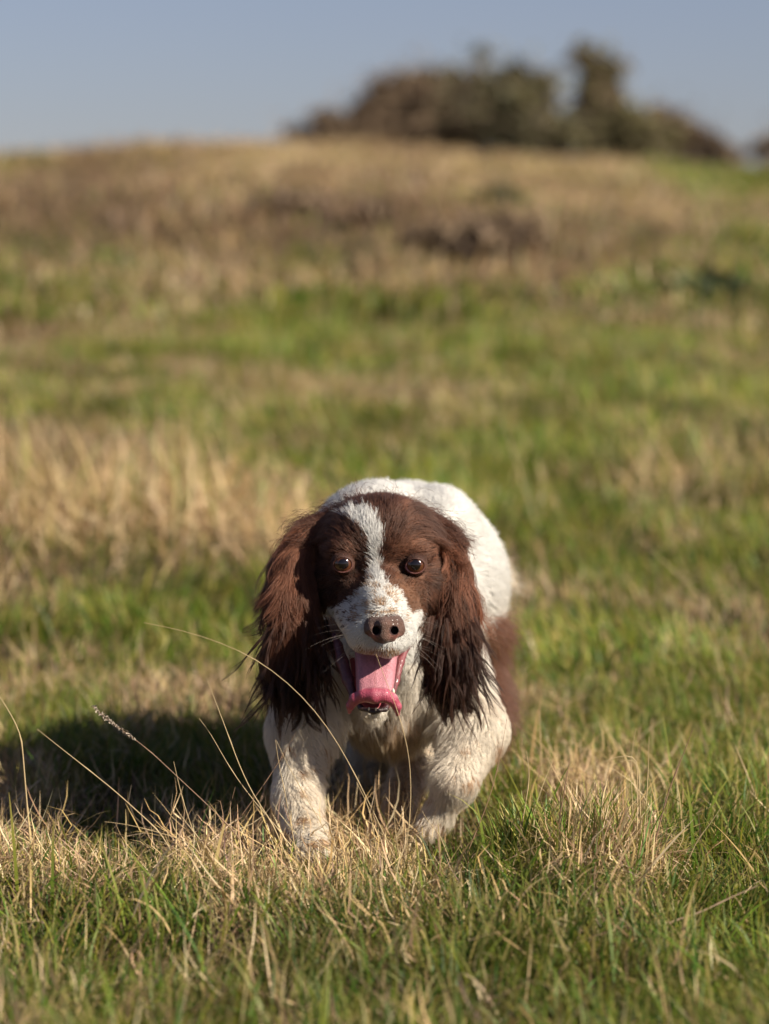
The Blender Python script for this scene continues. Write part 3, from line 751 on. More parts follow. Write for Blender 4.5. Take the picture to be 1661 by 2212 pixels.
# ears and their long wet hair
def split_mesh(V, Q, mask):
    keep = mask[Q].all(1); q = Q[keep]; u, inv = np.unique(q, return_inverse=True)
    return V[u], inv.reshape(q.shape)
for side in ('l', 'r'):
    mask = EV[:, 0] < 0 if side == 'l' else EV[:, 0] >= 0
    v, q = split_mesh(EV, EQ, mask)
    c = np.tile(LIVER * 0.8, (len(v), 1))
    ear = child('ear', mesh_quads('ear', v - DL, q, c), M_skin)
    ax = EARS[side]
    n = 19000
    def we(c):
        d, nn = G.sample(c); return np.where(-nn[:, 1] > -0.2, 1.0, 0.35)
    rt = sample_surface(v, q, n, we)
    # some more from the skull above the ear so the fringe flows on from the crown
    px, py = proj(rt)
    sgn = -1 if side == 'l' else 1
    tail_ = 1560 if side == 'l' else 1545
    Lh = np.clip((tail_ + 15 - py) * 3.05 / FPX, 0.035, 0.125) * (0.35 + 0.8 * rng.random(n) ** 1.6)
    Lh = np.maximum(Lh, 0.02)
    def cmb(p, sgn=sgn):
        px, py = proj(p); o = np.zeros_like(p); o[:, 2] = -1
        o[:, 0] = sgn * 0.45 * (1 - smooth(1150, 1240, py)) + (rng.normal(0, .02, len(p)))
        lowf = smooth(1380, 1500, py)
        o[:, 0] += lowf * (0.05 if sgn < 0 else 0.10)
        o[:, 1] = -0.05
        return nrm(o)
    grp = None
    cid = rng.choice(n, 300, replace=False)
    # phase shared inside a clump
    kd = kdtree.KDTree(len(cid))
    for j, i in enumerate(cid): kd.insert(rt[i], j)
    kd.balance(); nr = np.array([kd.find(r)[1] for r in rt])
    ph = rng.uniform(0, 6.28, len(cid))[nr] + rng.normal(0, .25, n)
    Lh = Lh * rng.uniform(.75, 1.15, len(cid))[nr]
    wv = (0.25 + 0.35 * smooth(1250, 1450, py))
    S = 14
    st = grow(rt, Lh, cmb, S, np.full(n, 0.06), np.full(n, 0.8), np.full(n, 0.10) + rng.normal(0, .03, n).clip(0), stiff=0.4, wave=wv, wfreq=0.75, wgrp=ph)
    # spread of the clump leaders low down
    lead = rng.normal(0, 1, (len(cid), 3)) * np.array([0.008, 0.006, 0.004])
    st = st + lead[nr][:, None, :] * (np.linspace(0, 1, S) ** 2)[None, :, None]
    stl, _ = clump(st, cid, 0.97, 0.6)
    cid2 = rng.choice(n, 110, replace=False)
    stl, nr2 = clump(stl, cid2, 0.7 * np.ones(n), 3.5)
    ld2 = rng.normal(0, 1, (110, 3)) * np.array([0.010, 0.006, 0.010])
    stl = stl + ld2[nr2][:, None, :] * (np.linspace(0, 1, S) ** 3)[None, :, None]
    tp = proj(stl.reshape(-1, 3))[1].reshape(n, S)
    wetf = smooth(1330, 1500, tp)[..., None]
    tone = rng.uniform(0.30, 1.9, len(cid))[nr][:, None, None] * rng.uniform(.85, 1.15, (n, 1, 1))
    cc = (LIVER2 * np.array([1.2, 1.05, .95])) * tone * (1 - wetf) + DARK * tone * wetf
    rad = np.full((n, S), 0.00019) * np.interp(np.linspace(0, 1, S), [0, .6, 1], [1, .8, .25])[None]
    h = curves('ear_hair', stl, rad, np.clip(cc, .003, .5), M_ear, None)
    h.parent = ear; tag(h, kind='stuff')

# separate wet locks hanging from the lower edge of each ear
for side in ('l', 'r'):
    ear = [o for o in dog.children if o.name.startswith('ear') and o.type == 'MESH'][0 if side == 'l' else 1]
    nl, nh, S = 85, 22, 16
    x0, x1 = ((582, 712) if side == 'l' else (925, 1036))
    xr = rng.uniform(x0, x1, nl); yr = rng.uniform(1330, 1480, nl); t = np.linspace(0, 1, S)
    rt = np.array([P(a, b, (3.0 if side == 'l' else 3.005) + rng.uniform(0, .04)) for a, b in zip(xr, yr)])
    u = (xr - (x0 + x1) / 2) / (x1 - x0) * 2
    hx = u * .22 + rng.normal(0, .14, nl) + (-.04 if side == 'l' else .08)
    Ll = rng.uniform(.028, .062, nl)
    amp = rng.uniform(.0012, .0034, nl); fr_ = rng.uniform(5, 10, nl); p0 = rng.uniform(0, 6.28, nl)
    c = np.zeros((nl, S, 3))
    c[..., 0] = rt[:, 0:1] + (hx * Ll)[:, None] * t * (1 + t * .6) + amp[:, None] * t * np.sin(fr_[:, None] * t + p0[:, None])
    c[..., 1] = rt[:, 1:2] - .012 * np.sin(t * 2.2) + amp[:, None] * t * np.cos(fr_[:, None] * t + p0[:, None])
    c[..., 2] = rt[:, 2:3] - Ll[:, None] * t
    off = rng.normal(0, .0011, (nl, nh, 1, 3)) * (1 - t ** 1.3 * .85)[None, None, :, None]
    st = c[:, None] + off; keepL = rng.uniform(.7, 1.05, (nl, nh, 1, 1)); st = c[:, None, :1] + (st - c[:, None, :1]) * keepL
    st = st.reshape(-1, S, 3); tn = np.repeat(rng.uniform(.5, 1.7, nl), nh)[:, None, None]
    cc = (LIVER * .8 * (1 - t[None, :, None]) + DARK * t[None, :, None]) * tn
    h = curves('wet_locks', st, np.tile(.00018 * (1 - .7 * t), (len(st), 1)), cc, M_ear, ear); tag(h, kind='stuff')

# fly-away fringe where the crown meets the ears
n = 2600
sgn = np.where(rng.random(n) < .5, -1, 1)
rt = np.array([P(812 + s * rng.uniform(25, 165), rng.uniform(1070, 1200), 3.07) for s in sgn])
for _ in range(6):
    d, nn = G.sample(rt); rt = rt - nn * d[:, None]
st = grow(rt, rng.uniform(.02, .05, n), comb, 9, np.full(n, .2), np.full(n, .4), np.full(n, .3), wave=np.full(n, .35), wfreq=.9)
cc = np.repeat((LIVER * rng.uniform(.5, 2.4, (n, 1)))[:, None], 9, 1)
fr = curves('fringe', st, np.full((n, 9), .00013), cc, M_ear); tag(fr, kind='stuff')

# eyes
def uvsphere(c, r, nu=72, nv=60, scale=(1, 1, 1)):
    th = np.linspace(0, np.pi, nv); ph = np.linspace(0, 2 * np.pi, nu, endpoint=False)
    V = np.array([[math.sin(t) * math.cos(p), -math.cos(t), math.sin(t) * math.sin(p)] for t in th for p in ph])
    Q = []
    for i in range(nv - 1):
        for j in range(nu): Q.append((i * nu + j, i * nu + (j + 1) % nu, (i + 1) * nu + (j + 1) % nu, (i + 1) * nu + j))
    return V * r * np.array(scale) + np.array(c), Q, V
M_eye = tint_mat('eye_gloss', rough=0.10, spec=0.45, coat=0.45)
M_eye.node_tree.nodes['Principled BSDF'].inputs['Coat Roughness'].default_value = 0.03
for i, e in enumerate(EYES):
    c = P(*e); r = R(22.5)
    V, Q, U = uvsphere(c, r)
    r = float(r)
    gaze = nrm(np.array([0.03 + (0.05 if i == 0 else -0.03), -1, 0.05]))
    ang = np.degrees(np.arccos(np.clip(U @ gaze, -1, 1)))
    col = np.where((ang < 31)[:, None], np.array([0.006, 0.004, 0.004]), np.where((ang < 72)[:, None], np.array([0.070, 0.025, 0.011]), np.array([0.05, 0.028, 0.024])))
    col = np.where(((ang > 68) & (ang < 74))[:, None], np.array([0.02, .01, .008]), col)
    ey = child('eye', mesh_quads('eye', V - DL, Q, col), M_eye)
    # lid rim: a ring that hugs the ball
    g = Grid(np.arange(c[0] - .02, c[0] + .02, .0007), np.arange(c[1] - .022, c[1] + .006, .0009), np.arange(c[2] - .018, c[2] + .018, .0007))
    g.ell(c, (r + .0013, r + .0013, r + .0013), .001)
    tl_ = .0 
    g.ell((c[0], c[1] - r, c[2] - R(1.5)), (R(19.8), .016, R(15.6 if i == 0 else 15.0)), .0012, op='s')
    v, q = g.nets()
    up = smooth(-0.004, 0.002, v[:, 2] - c[2])[:, None]
    rr = np.hypot((v[:, 0] - c[0]) / R(19.8), (v[:, 2] - c[2] + R(1.5)) / R(15.6))
    rim_ = np.exp(-((rr - 1.0) / .13) ** 2)[:, None] * (1 - .75 * up)
    lc = np.array([0.045, 0.018, 0.012]) * (1 - rim_) + np.array([0.13, 0.048, 0.040]) * rim_
    if i == 1:   # the pink corner of the lid on this side
        pk = np.exp(-(((v[:, 0] - c[0] + R(16)) / .004) ** 2 + ((v[:, 2] - c[2] + R(8)) / .004) ** 2))[:, None]
        lc = lc * (1 - pk) + np.array([.50, .22, .21]) * pk
    child('eyelid', mesh_quads('eyelid', v - DL, q, lc), M_lid, ey)
    rt = sample_surface(v, q, 2600); ox = (rt[:, 0] - c[0]) / R(18.5); oz = (rt[:, 2] - c[2] + R(1.5)) / R(14.5); k_ = (np.hypot(ox, oz) > 1.12) & (rt[:, 1] < c[1] + .003); rt = rt[k_]; m_ = len(rt)
    nn = nrm(rt - c); tv = nrm(np.stack([ox[k_] + rng.normal(0, .25, m_), np.full(m_, .5), oz[k_] + .35 + rng.normal(0, .25, m_)], -1)); tv = nrm(tv - nn * (tv * nn).sum(-1, keepdims=True) * .85)
    t_ = np.linspace(0, 1, 4); Ln = rng.uniform(.002, .0045, m_)
    hp = rt[:, None] + (tv * Ln[:, None])[:, None] * t_[None, :, None]
    hc_ = np.repeat((LIVER * rng.uniform(.7, 1.6, (m_, 1)))[:, None], 4, 1)
    lf = curves('lid_fur', hp, np.tile(.00016 * (1.05 - t_), (m_, 1)), hc_, M_fur, ey); tag(lf, kind='stuff')

# nose leather
g = Grid(np.arange(-.03, .05, .0008), np.arange(2.895, 2.965, .0009), np.arange(.19, .27, .0008))
def gc(a, b, ra, rb, k=.004, op='u'): g.cone(P(*a), P(*b), R(ra), R(rb), k, op)
gc((806, 1346, 2.932), (854, 1347, 2.932), 18, 18); gc((801, 1360, 2.930), (861, 1362, 2.930), 15, 14, .005)
gc((818, 1340, 2.930), (842, 1340, 2.930), 14, 14, .008); gc((829, 1350, 2.920), (829, 1372, 2.922), 14, 14, .006); gc((829, 1372, 2.922), (830, 1388, 2.930), 13, 7, .006)
gc((805, 1362, 2.922), (815, 1378, 2.926), 11, 9, .004); gc((854, 1363, 2.922), (846, 1378, 2.926), 11, 9, .004)
for sx in (-1, 1):
    cx_ = 832 + sx * 18.5
    gc((cx_, 1361, 2.900), (cx_ + sx * 3, 1363, 2.945), 8.6, 7.4, .002, 's')
    gc((cx_ + sx * 4, 1365, 2.903), (cx_ + sx * 20, 1370, 2.924), 5.2, 3.6, .0015, 's')
gc((831, 1366, 2.9045), (831, 1396, 2.914), 2.6, 2.6, .0015, 's')
v, q = g.nets(); vx, vy = proj(v)
base = np.array([0.105, 0.054, 0.038]); pinkc = np.array([0.34, 0.11, 0.085])
f = fbm(v[:, 0] * 500, v[:, 2] * 500, 3, 2)[:, None]
nc = base * (0.75 + .5 * f)
pk = (np.exp(-(((vx - 806) / 11) ** 2 + ((vy - 1374) / 7) ** 2)) + np.exp(-(((vx - 856) / 11) ** 2 + ((vy - 1375) / 7) ** 2)))[:, None]
nc = nc * (1 - .75 * pk) + pinkc * .75 * pk
tp = np.exp(-((vy - 1334) / 8) ** 2)[:, None] * 0.5; nc = nc * (1 - tp) + np.array([.105, .068, .062]) * tp
for sx in (-1, 1):
    q_ = (np.hypot(vx - 832 - sx * 19, vy - 1362) < 10.5) & (v[:, 1] > 2.912)
    nc[q_] = np.array([.03, .01, .009])
child('nose', mesh_quads('nose', v - DL, q, nc), M_nose)

# tongue
g = Grid(np.arange(-.06, .04, .001), np.arange(2.885, 3.01, .0011), np.arange(.12, .24, .001))
gc((787, 1405, 2.985), (788, 1497, 2.945), 21, 18, .010); gc((838, 1405, 2.985), (830, 1497, 2.945), 22, 19, .010)
gc((812, 1405, 2.984), (809, 1497, 2.946), 22, 22, .006)
gc((811, 1395, 2.955), (808, 1488, 2.915), 2.0, 2.0, .004, 's')
arc = [(755, 1538, 4.5, 2.930), (757, 1524, 8, 2.927), (767, 1510, 11.5, 2.924), (786, 1501, 14, 2.921), (807, 1502, 16.5, 2.919), (829, 1501, 14, 2.920), (846, 1510, 12, 2.924), (857, 1526, 9, 2.927), (859, 1543, 5, 2.932)]
for a, b in zip(arc, arc[1:]): gc((a[0], a[1], a[3]), (b[0], b[1], b[3]), a[2], b[2], .004)
gc((807, 1484, 2.904), (810, 1508, 2.8995), 1.2, 2.0, .004, 's')
for gx in (778, 790, 820, 832, 843): gc((gx, 1484, 2.906), (gx + (gx - 808) * .12, 1506, 2.9035), .6, .9, .003, 's')
v, q = g.nets(); vx, vy = proj(v)
arcy = np.interp(vx, [750, 765, 790, 812, 840, 860], [1512, 1495, 1487, 1486, 1489, 1508])
tip = smooth(-3, 3, vy - arcy)[:, None]
f = fbm(v[:, 0] * 700, v[:, 2] * 250, 8, 2)[:, None]
tc_ = np.array([0.37, 0.15, 0.175]) * (.85 + .3 * f) * (1 - tip) + np.array([0.30, 0.052, 0.085]) * (.8 + .4 * f) * tip
gr = np.exp(-((vx - 810) / 2.2) ** 2)[:, None] * (1 - tip) * .45; tc_ = tc_ * (1 - gr) + np.array([.24, .09, .09]) * gr
child('tongue', mesh_quads('tongue', v - DL, q, tc_), M_wet)

# lips round the open mouth
g = Grid(np.arange(-.07, .05, .001), np.arange(2.89, 3.03, .0012), np.arange(.11, .27, .001))
lip = [(722, 1372, 3.000, 6), (731, 1395, 2.990, 9), (740, 1430, 2.978, 13), (752, 1470, 2.966, 12), (764, 1505, 2.955, 8), (780, 1530, 2.946, 5), (806, 1538, 2.938, 5),
       (832, 1532, 2.944, 5), (847, 1506, 2.956, 5), (855, 1470, 2.972, 8), (864, 1430, 2.985, 9), (878, 1400, 2.995, 6), (890, 1380, 2.996, 5)]
for a, b in zip(lip, lip[1:]): gc(a[:3], b[:3], a[3], b[3], .003)
v, q = g.nets(); vx, vy = proj(v)
f = fbm(v[:, 0] * 300, v[:, 2] * 300, 18, 2)[:, None]
lc = np.array([0.075, 0.020, 0.026]) * (.6 + .8 * f)  # left lip darkened in the colour as painted shade, right side pinker below
bl = smooth(1522, 1530, vy)[:, None]; lc = lc * (1 - bl) + np.array([.03, .015, .015]) * bl
rt_ = smooth(850, 860, vx)[:, None] * (1 - bl); lc = lc * (1 - rt_) + np.array([.16, .04, .045]) * (.8 + .4 * f) * rt_
child('lip', mesh_quads('lip', v - DL, q, lc), M_wet)
for (tx, ty, tr) in ((849, 1493, 3.4), (797, 1531, 2), (812, 1532, 2.0)):
    c = P(tx, ty, 2.934 if tr > 3 else 2.930); 
    V, Q, U = uvsphere(c, R(tr), 12, 8, (1, 1, 1.9)); V[:, 0] = c[0] + (V[:, 0] - c[0]) * (1.15 - .35 * U[:, 2])
    child('tooth', mesh_quads('tooth', V - DL, Q, np.tile([.62, .55, .42], (len(V), 1))), M_tooth)

# whiskers
n = 22; rt = []; dr = []
for i in range(n):
    s = -1 if i % 2 else 1
    x = 828 + s * rng.uniform(38, 62); y = rng.uniform(1345, 1395)
    rt.append(P(x, y, 2.945)); dr.append((s * rng.uniform(.6, 1.), rng.uniform(-.4, .5), rng.uniform(-.5, .1)))
rt = np.array(rt); dr = nrm(np.array(dr)); Lw = rng.uniform(.02, .05, n)
for _ in range(6):
    d, nn = G.sample(rt); rt = rt - nn * d[:, None]
s = np.linspace(0, 1, 8)
pts = rt[:, None] + dr[:, None] * (Lw[:, None] * s)[..., None]; pts[..., 2] -= 0.25 * (Lw[:, None] * s ** 2)
wh = curves('whiskers', pts, np.tile(0.00007 * (1.1 - s), (n, 1)), np.tile([.55, .46, .38], (n, 8, 1)), M_fur); tag(wh, kind='stuff')

# tail: feathered, showing past the right flank
tailp = [P(960, 1190, 3.78), P(1030, 1190, 3.84), P(1080, 1220, 3.86), P(1102, 1262, 3.86)]
g = Grid(np.arange(.03, .24, .004), np.arange(3.72, 3.94, .004), np.arange(.14, .34, .004))
rr_ = [.016, .013, .010, .007]
for i in range(3): g.cone(tailp[i], tailp[i + 1], rr_[i], rr_[i + 1], .006)
v, q = g.nets()
tl = child('tail', mesh_quads('tail', v - DL, q, np.tile(CREAM * .7, (len(v), 1))), M_skin)
rt = sample_surface(v, q, 1600)
pp = np.array(tailp); ax_ = nrm(pp[-1] - pp[0])
dd = nrm(ax_ + rng.normal(0, .5, (1600, 3)) + np.array([.1, 0, -.5])); Lt = rng.uniform(.015, .032, 1600)
s = np.linspace(0, 1, 5)
pts = rt[:, None] + dd[:, None] * (Lt[:, None] * s)[..., None]
tc = np.where((rng.random(1600) < .3)[:, None], TAN, CREAM * .95)
th = curves('tail_hair', pts, np.tile(.0004 * (1.05 - s), (1600, 1)), np.repeat(tc[:, None], 5, 1), M_fur); th.parent = tl; tag(th, kind='stuff')

# ------------------------------------------------------------------ shrubs on the skyline and brambles on the slope
def tube(acc, pts, rads, col, sides=6):
    pts = np.asarray(pts, float); n = len(pts); V = []
    for i in range(n):
        t = nrm(pts[min(i + 1, n - 1)] - pts[max(i - 1, 0)])
        a = nrm(np.cross(t, [0.31, 0.9, 0.2])); b = np.cross(t, a)
        for k in range(sides):
            an = 2 * math.pi * k / sides; V.append(pts[i] + (a * math.cos(an) + b * math.sin(an)) * rads[i])
    Q = [(i * sides + k, i * sides + (k + 1) % sides, (i + 1) * sides + (k + 1) % sides, (i + 1) * sides + k) for i in range(n - 1) for k in range(sides)]
    acc.add(np.array(V), np.array(Q), np.tile(col, (len(V), 1)))
def leaf_quads(c, size, col, flat=0.0):
    n = len(c); a = nrm(rng.normal(0, 1, (n, 3))); b = nrm(np.cross(a, rng.normal(0, 1, (n, 3))))
    s = (size * rng.uniform(.5, 1.4, n))[:, None]
    V = np.stack([c - a * s, c + b * s * .45, c + a * s, c - b * s * .45], 1).reshape(-1, 3)
    return V, np.arange(n * 4).reshape(-1, 4), np.repeat(col, 4, 0)
def shrub(label, blobs, Y, cols, dens, leaf, group, nbr=26, cat='bush', name='hawthorn_bush', depth=.6):
    """blobs: crown lobes (photo x, photo y, rx, ry in photo units) at distance Y"""
    xs = np.array([b[0] for b in blobs]); 
    x0 = W(float(np.mean(xs)), 300, Y)[0]; zb = float(ground(np.array([x0]), np.array([Y]))[0])
    o = empty(name, (x0, Y, zb)); tag(o, label, cat, group)
    tr = Acc(); tw = Acc(); sc = Y / FPX
    base = np.array([x0, Y, zb - .05])
    for (bx, by, rx, ry) in blobs:
        c = W(bx, by, Y); bb = np.array([c[0] * .75 + x0 * .25, Y, float(ground(np.array([c[0]]), np.array([Y]))[0]) - .05])
        m1 = bb * .5 + c * .5 + rng.normal(0, .06, 3)
        tube(tr, [bb, m1, c], [.07, .05, .03], np.array([.10, .075, .06]))
        for k in range(nbr // 2):
            e = c + rng.normal(0, 1, 3) * np.array([rx * sc, rx * sc * depth, ry * sc]) * .6
            st = bb * .3 + c * .7
            tube(tr, [st, (st + e) / 2 + rng.normal(0, .05, 3), e], [.025, .015, .006], np.array([.11, .08, .062]), 4)
        n = int(dens * rx * ry / 1750); rx *= .95; ry *= .9
        # clumped points inside the lobe
        nc = 17; cc = rng.normal(0, .62, (nc, 3))
        pc = cc[(rng.random(n) ** 1.3 * nc).astype(int)] + rng.normal(0, .19, (n, 3))
        pc = c + pc * np.array([rx * sc, rx * sc * depth, ry * sc])
        pc[:, 2] = np.maximum(pc[:, 2], zb - .02)
        cl = cols[rng.integers(0, len(cols), n)] * rng.uniform(.7, 1.3, (n, 1))
        tw.add(*leaf_quads(pc, leaf, cl))
        ph = c + rng.normal(0, 1, (n // 6, 3)) * np.array([rx * sc, rx * sc * depth, ry * sc]) * .95
        ph[:, 2] = np.maximum(ph[:, 2], zb)
        tw.add(*leaf_quads(ph, leaf * .7, cols[rng.integers(0, len(cols), n // 6)]))
        # skirt down to the ground
        pc = np.stack([rng.uniform(-1, 1, n // 3) * rx * sc * .9 + c[0], Y + rng.normal(0, rx * sc * .3, n // 3), rng.uniform(zb, c[2], n // 3)], -1)
        tw.add(*leaf_quads(pc, leaf, cols[rng.integers(0, len(cols), n // 3)] * rng.uniform(.7, 1.2, (n // 3, 1))))
    loc = np.array([x0, Y, zb])
    for nm, ac, mt in (('branches', tr, M_bark), ('crown', tw, M_twig)):
        ac.V = [vv - loc for vv in ac.V]
        me = ac.mesh(nm); ch = bpy.data.objects.new(nm, me); me.materials.append(mt); COL.objects.link(ch); ch.parent = o
        if nm == 'crown': tag(ch, kind='stuff')
    return o
BR = np.array([(.20, .14, .095), (.24, .17, .11), (.16, .12, .08)]); OL = np.array([(.17, .155, .07), (.21, .18, .09), (.17, .14, .085)]); GN = np.array([(.14, .15, .085), (.18, .16, .10), (.20, .155, .11)])
gB = 'leafless bushes along the skyline'
shrub('long low brown bush tapering down to the left along the skyline', [(670,285,40,14),(730,268,45,26),(790,245,45,42),(835,225,45,50),(870,250,45,45),(900,190,20,22),(860,200,18,18),(750,275,70,22),(820,270,80,28),(885,215,30,40)], 60, BR, 950, .10, gB)
shrub('broad rounded brown bush in the middle of the skyline clump', [(930,220,55,55),(975,200,48,48),(1010,235,45,50),(960,255,80,40),(930,180,26,20),(1035,215,40,40),(1030,270,60,30)], 61, np.concatenate([BR, GN]), 1150, .10, gB)
shrub('flat topped greenish bush left of the sky gap', [(1075,210,45,45),(1130,195,45,50),(1175,190,28,26),(1120,260,60,45),(1175,270,40,45),(1215,290,42,36)], 59, np.concatenate([GN, OL]), 1150, .10, gB)
shrub('tall ragged bush standing highest above the skyline', [(1262,122,26,24),(1300,140,30,26),(1325,160,20,24),(1285,175,28,40),(1278,225,30,45),(1310,225,35,40),(1285,285,42,40),(1335,260,34,42)], 60, np.concatenate([OL, BR[:1]]), 950, .10, gB)
shrub('olive green bush on the right slope of the tall ragged one', [(1355,270,40,40),(1395,295,40,34),(1350,310,50,25)], 58, OL, 1200, .10, gB)
shrub('low brown bush at the right end of the skyline clump', [(1420,255,26,24),(1580,335,40,14),(1450,275,35,32),(1490,290,38,34),(1535,315,35,20),(1450,315,40,20)], 60, BR, 900, .10, gB)
shrub('small bush cut off by the right edge of the picture', [(1668,315,26,32)], 60, BR, 900, .10, gB)
gb = 'dead bramble clumps on the upper slope'
def bramble(label, px, py, rx, ry, col):
    # find the ground distance seen at that photo position
    ysr = np.linspace(5, 26, 400); xr = (px - CX) / FPX * ysr; zz = ground(xr, ysr); q = proj(np.stack([xr, ysr, zz], -1))[1]
    Y = float(ysr[np.argmin(np.abs(q - (py + ry * .5)))]); x0 = (px - CX) / FPX * Y; zb = float(ground(np.array([x0]), np.array([Y]))[0])
    o = empty('bramble_clump', (x0, Y, zb)); tag(o, label, 'bramble', gb)
    sc = Y / FPX; a = Acc(); b = Acc(); n = int(rx * ry * 1.6)
    pc = rng.normal(0, .5, (n, 3)) * np.array([rx * sc, rx * sc, ry * sc * 1.1]); pc[:, 2] = np.abs(pc[:, 2])
    b.add(*leaf_quads(pc, .035, col[rng.integers(0, len(col), n)] * rng.uniform(.7, 1.3, (n, 1))))
    for k in range(14):
        an = rng.uniform(0, 6.28); rr = rx * sc * rng.uniform(.4, .9)
        e = np.array([math.cos(an) * rr, math.sin(an) * rr, 0.02]); m = e * .5; m[2] = ry * sc * rng.uniform(.8, 1.5)
        tube(a, [np.zeros(3), m, e], [.006, .005, .003], np.array([.22, .15, .11]), 4)
    for nm, ac, mt in (('stems', a, M_bark), ('leaves', b, M_twig)):
        me = ac.mesh(nm); ch = bpy.data.objects.new(nm, me); me.materials.append(mt); COL.objects.link(ch); ch.parent = o
        if nm == 'leaves': tag(ch, kind='stuff')
DB = np.array([(.17, .12, .075), (.21, .15, .095), (.14, .10, .07)]); DG = np.array([(.05, .065, .03), (.06, .07, .035)])
bramble('largest dark brown bramble clump, right of centre on the upper slope', 1065, 525, 80, 45, DB)
bramble('small dark clump in the middle of the upper slope', 812, 468, 34, 22, DB)
bramble('dark green clump on the slope under the flat topped bush', 1075, 432, 34, 20, DG)
bramble('reddish brown clump just under the crest', 872, 388, 42, 14, DB)
bramble('greyish brown clump left of the largest dark one', 925, 510, 45, 26, DB)
bramble('brown clump on the upper slope at the far left', 200, 440, 50, 28, DB)
bramble('wide thin brown clump left of centre', 640, 445, 60, 28, DB)
bramble('dark green clump by the right edge of the slope', 1540, 625, 60, 24, DG)

# ------------------------------------------------------------------ dry tufts and single stalks near the dog
def ground_at(px, py):
    ysr = np.linspace(1.9, 8, 900); xr = (px - CX) / FPX * ysr; q = proj(np.stack([xr, ysr, ground(xr, ysr)], -1))[1]
    Y = float(ysr[np.argmin(np.abs(q - py))]); x = (px - CX) / FPX * Y
    return np.array([x, Y, float(ground(np.array([x]), np.array([Y]))[0])])
def tuft(label, px, py, rx, rd, n, h, pal, greenshare=.15, lean=.6, curl=1.2, wd=.0017, kinks=True, group='dead grass tufts'):
    c = ground_at(px, py)
    o = empty('dry_grass_tuft', c); tag(o, label, 'grass tuft', group)
    x = rng.normal(0, rx, n); y = rng.normal(0, rd, n); z = ground(c[0] + x, c[1] + y) - c[2] - .004
    isg = rng.random(n) < greenshare
    col = np.where(isg[:, None], pick(GREEN, n), pick(pal, n))
    hh = h * rng.uniform(.35, 1.2, n) * np.exp(-.5 * (x / rx / 1.8) ** 2)
    ln = np.abs(rng.normal(lean, .35, n)); cu = rng.normal(curl, .9, n)
    ln = np.where(isg, .2, ln); cu = np.where(isg, .4, cu)
    kk = np.where(rng.random(n) < .25, rng.uniform(.6, 1.6, n), 0) if kinks else None
    V, Q, C = blade_mesh(np.stack([x, y, z], -1), hh, wd * rng.uniform(.5, 1.4, n), rng.uniform(0, 6.28, n), ln, cu, np.clip(col, 0, .85), 5, kink=kk)
    me = mesh_quads('blades', V, Q, C, smooth_=False); ch = bpy.data.objects.new('blades', me); me.materials.append(M_straw); COL.objects.link(ch); ch.parent = o
    tag(ch, kind='stuff')
MIX = np.concatenate([GOLD, GOLD, BROWN[1:2]])
tuft('matted straw tuft in front of the dog\'s planted front paw', 640, 1905, .070, .040, 2800, .040, GOLD, .08, 1.0, .8)
tuft('wide matted straw tuft left of the planted paw', 450, 1905, .060, .040, 1800, .036, MIX, .15, .95, .8)
tuft('straw tuft between the two front paws, nearer the camera', 830, 1925, .055, .04, 1500, .042, MIX, .2, .95, .8)
tuft('tall bristly straw tuft standing right of the dog', 1300, 1850, .040, .045, 3200, .080, MIX, .15, .5, 1.1)
tuft('dark green leafy tuft left of the bristly straw tuft', 1140, 1860, .030, .03, 520, .070, GREEN, .9, .3, .4, .0026, False, 'tufts')
tuft('golden tuft cut by the left edge beside the shadow', 70, 1760, .035, .04, 700, .070, MIX, .2)
tuft('flattened straw at the lower left edge', 60, 1880, .060, .04, 900, .050, MIX, .2)
tuft('brown tuft half in the dog\'s shadow', 270, 1800, .045, .03, 600, .055, BROWN, .2)
tuft('brown matted tuft behind the dog\'s shadow', 420, 1560, .055, .05, 900, .055, np.concatenate([BROWN, GOLD[:1]]), .15)
tuft('long pale bleached tuft at the left edge behind the dog', 120, 1120, .20, .18, 2600, .24, np.concatenate([GOLD * 1.1, BROWN[:1]]), .05, .8, 1.0, .0035)
tuft('pale arching tuft left of the dog\'s head', 400, 1130, .16, .14, 2300, .19, GOLD * 1.15, .08, .75, 1.0, .0035)
tuft('sandy tuft beyond the right side of the dog', 1500, 1090, .16, .12, 900, .16, np.concatenate([GOLD, BROWN[:1]]), .15, .6, 1.0, .0035)

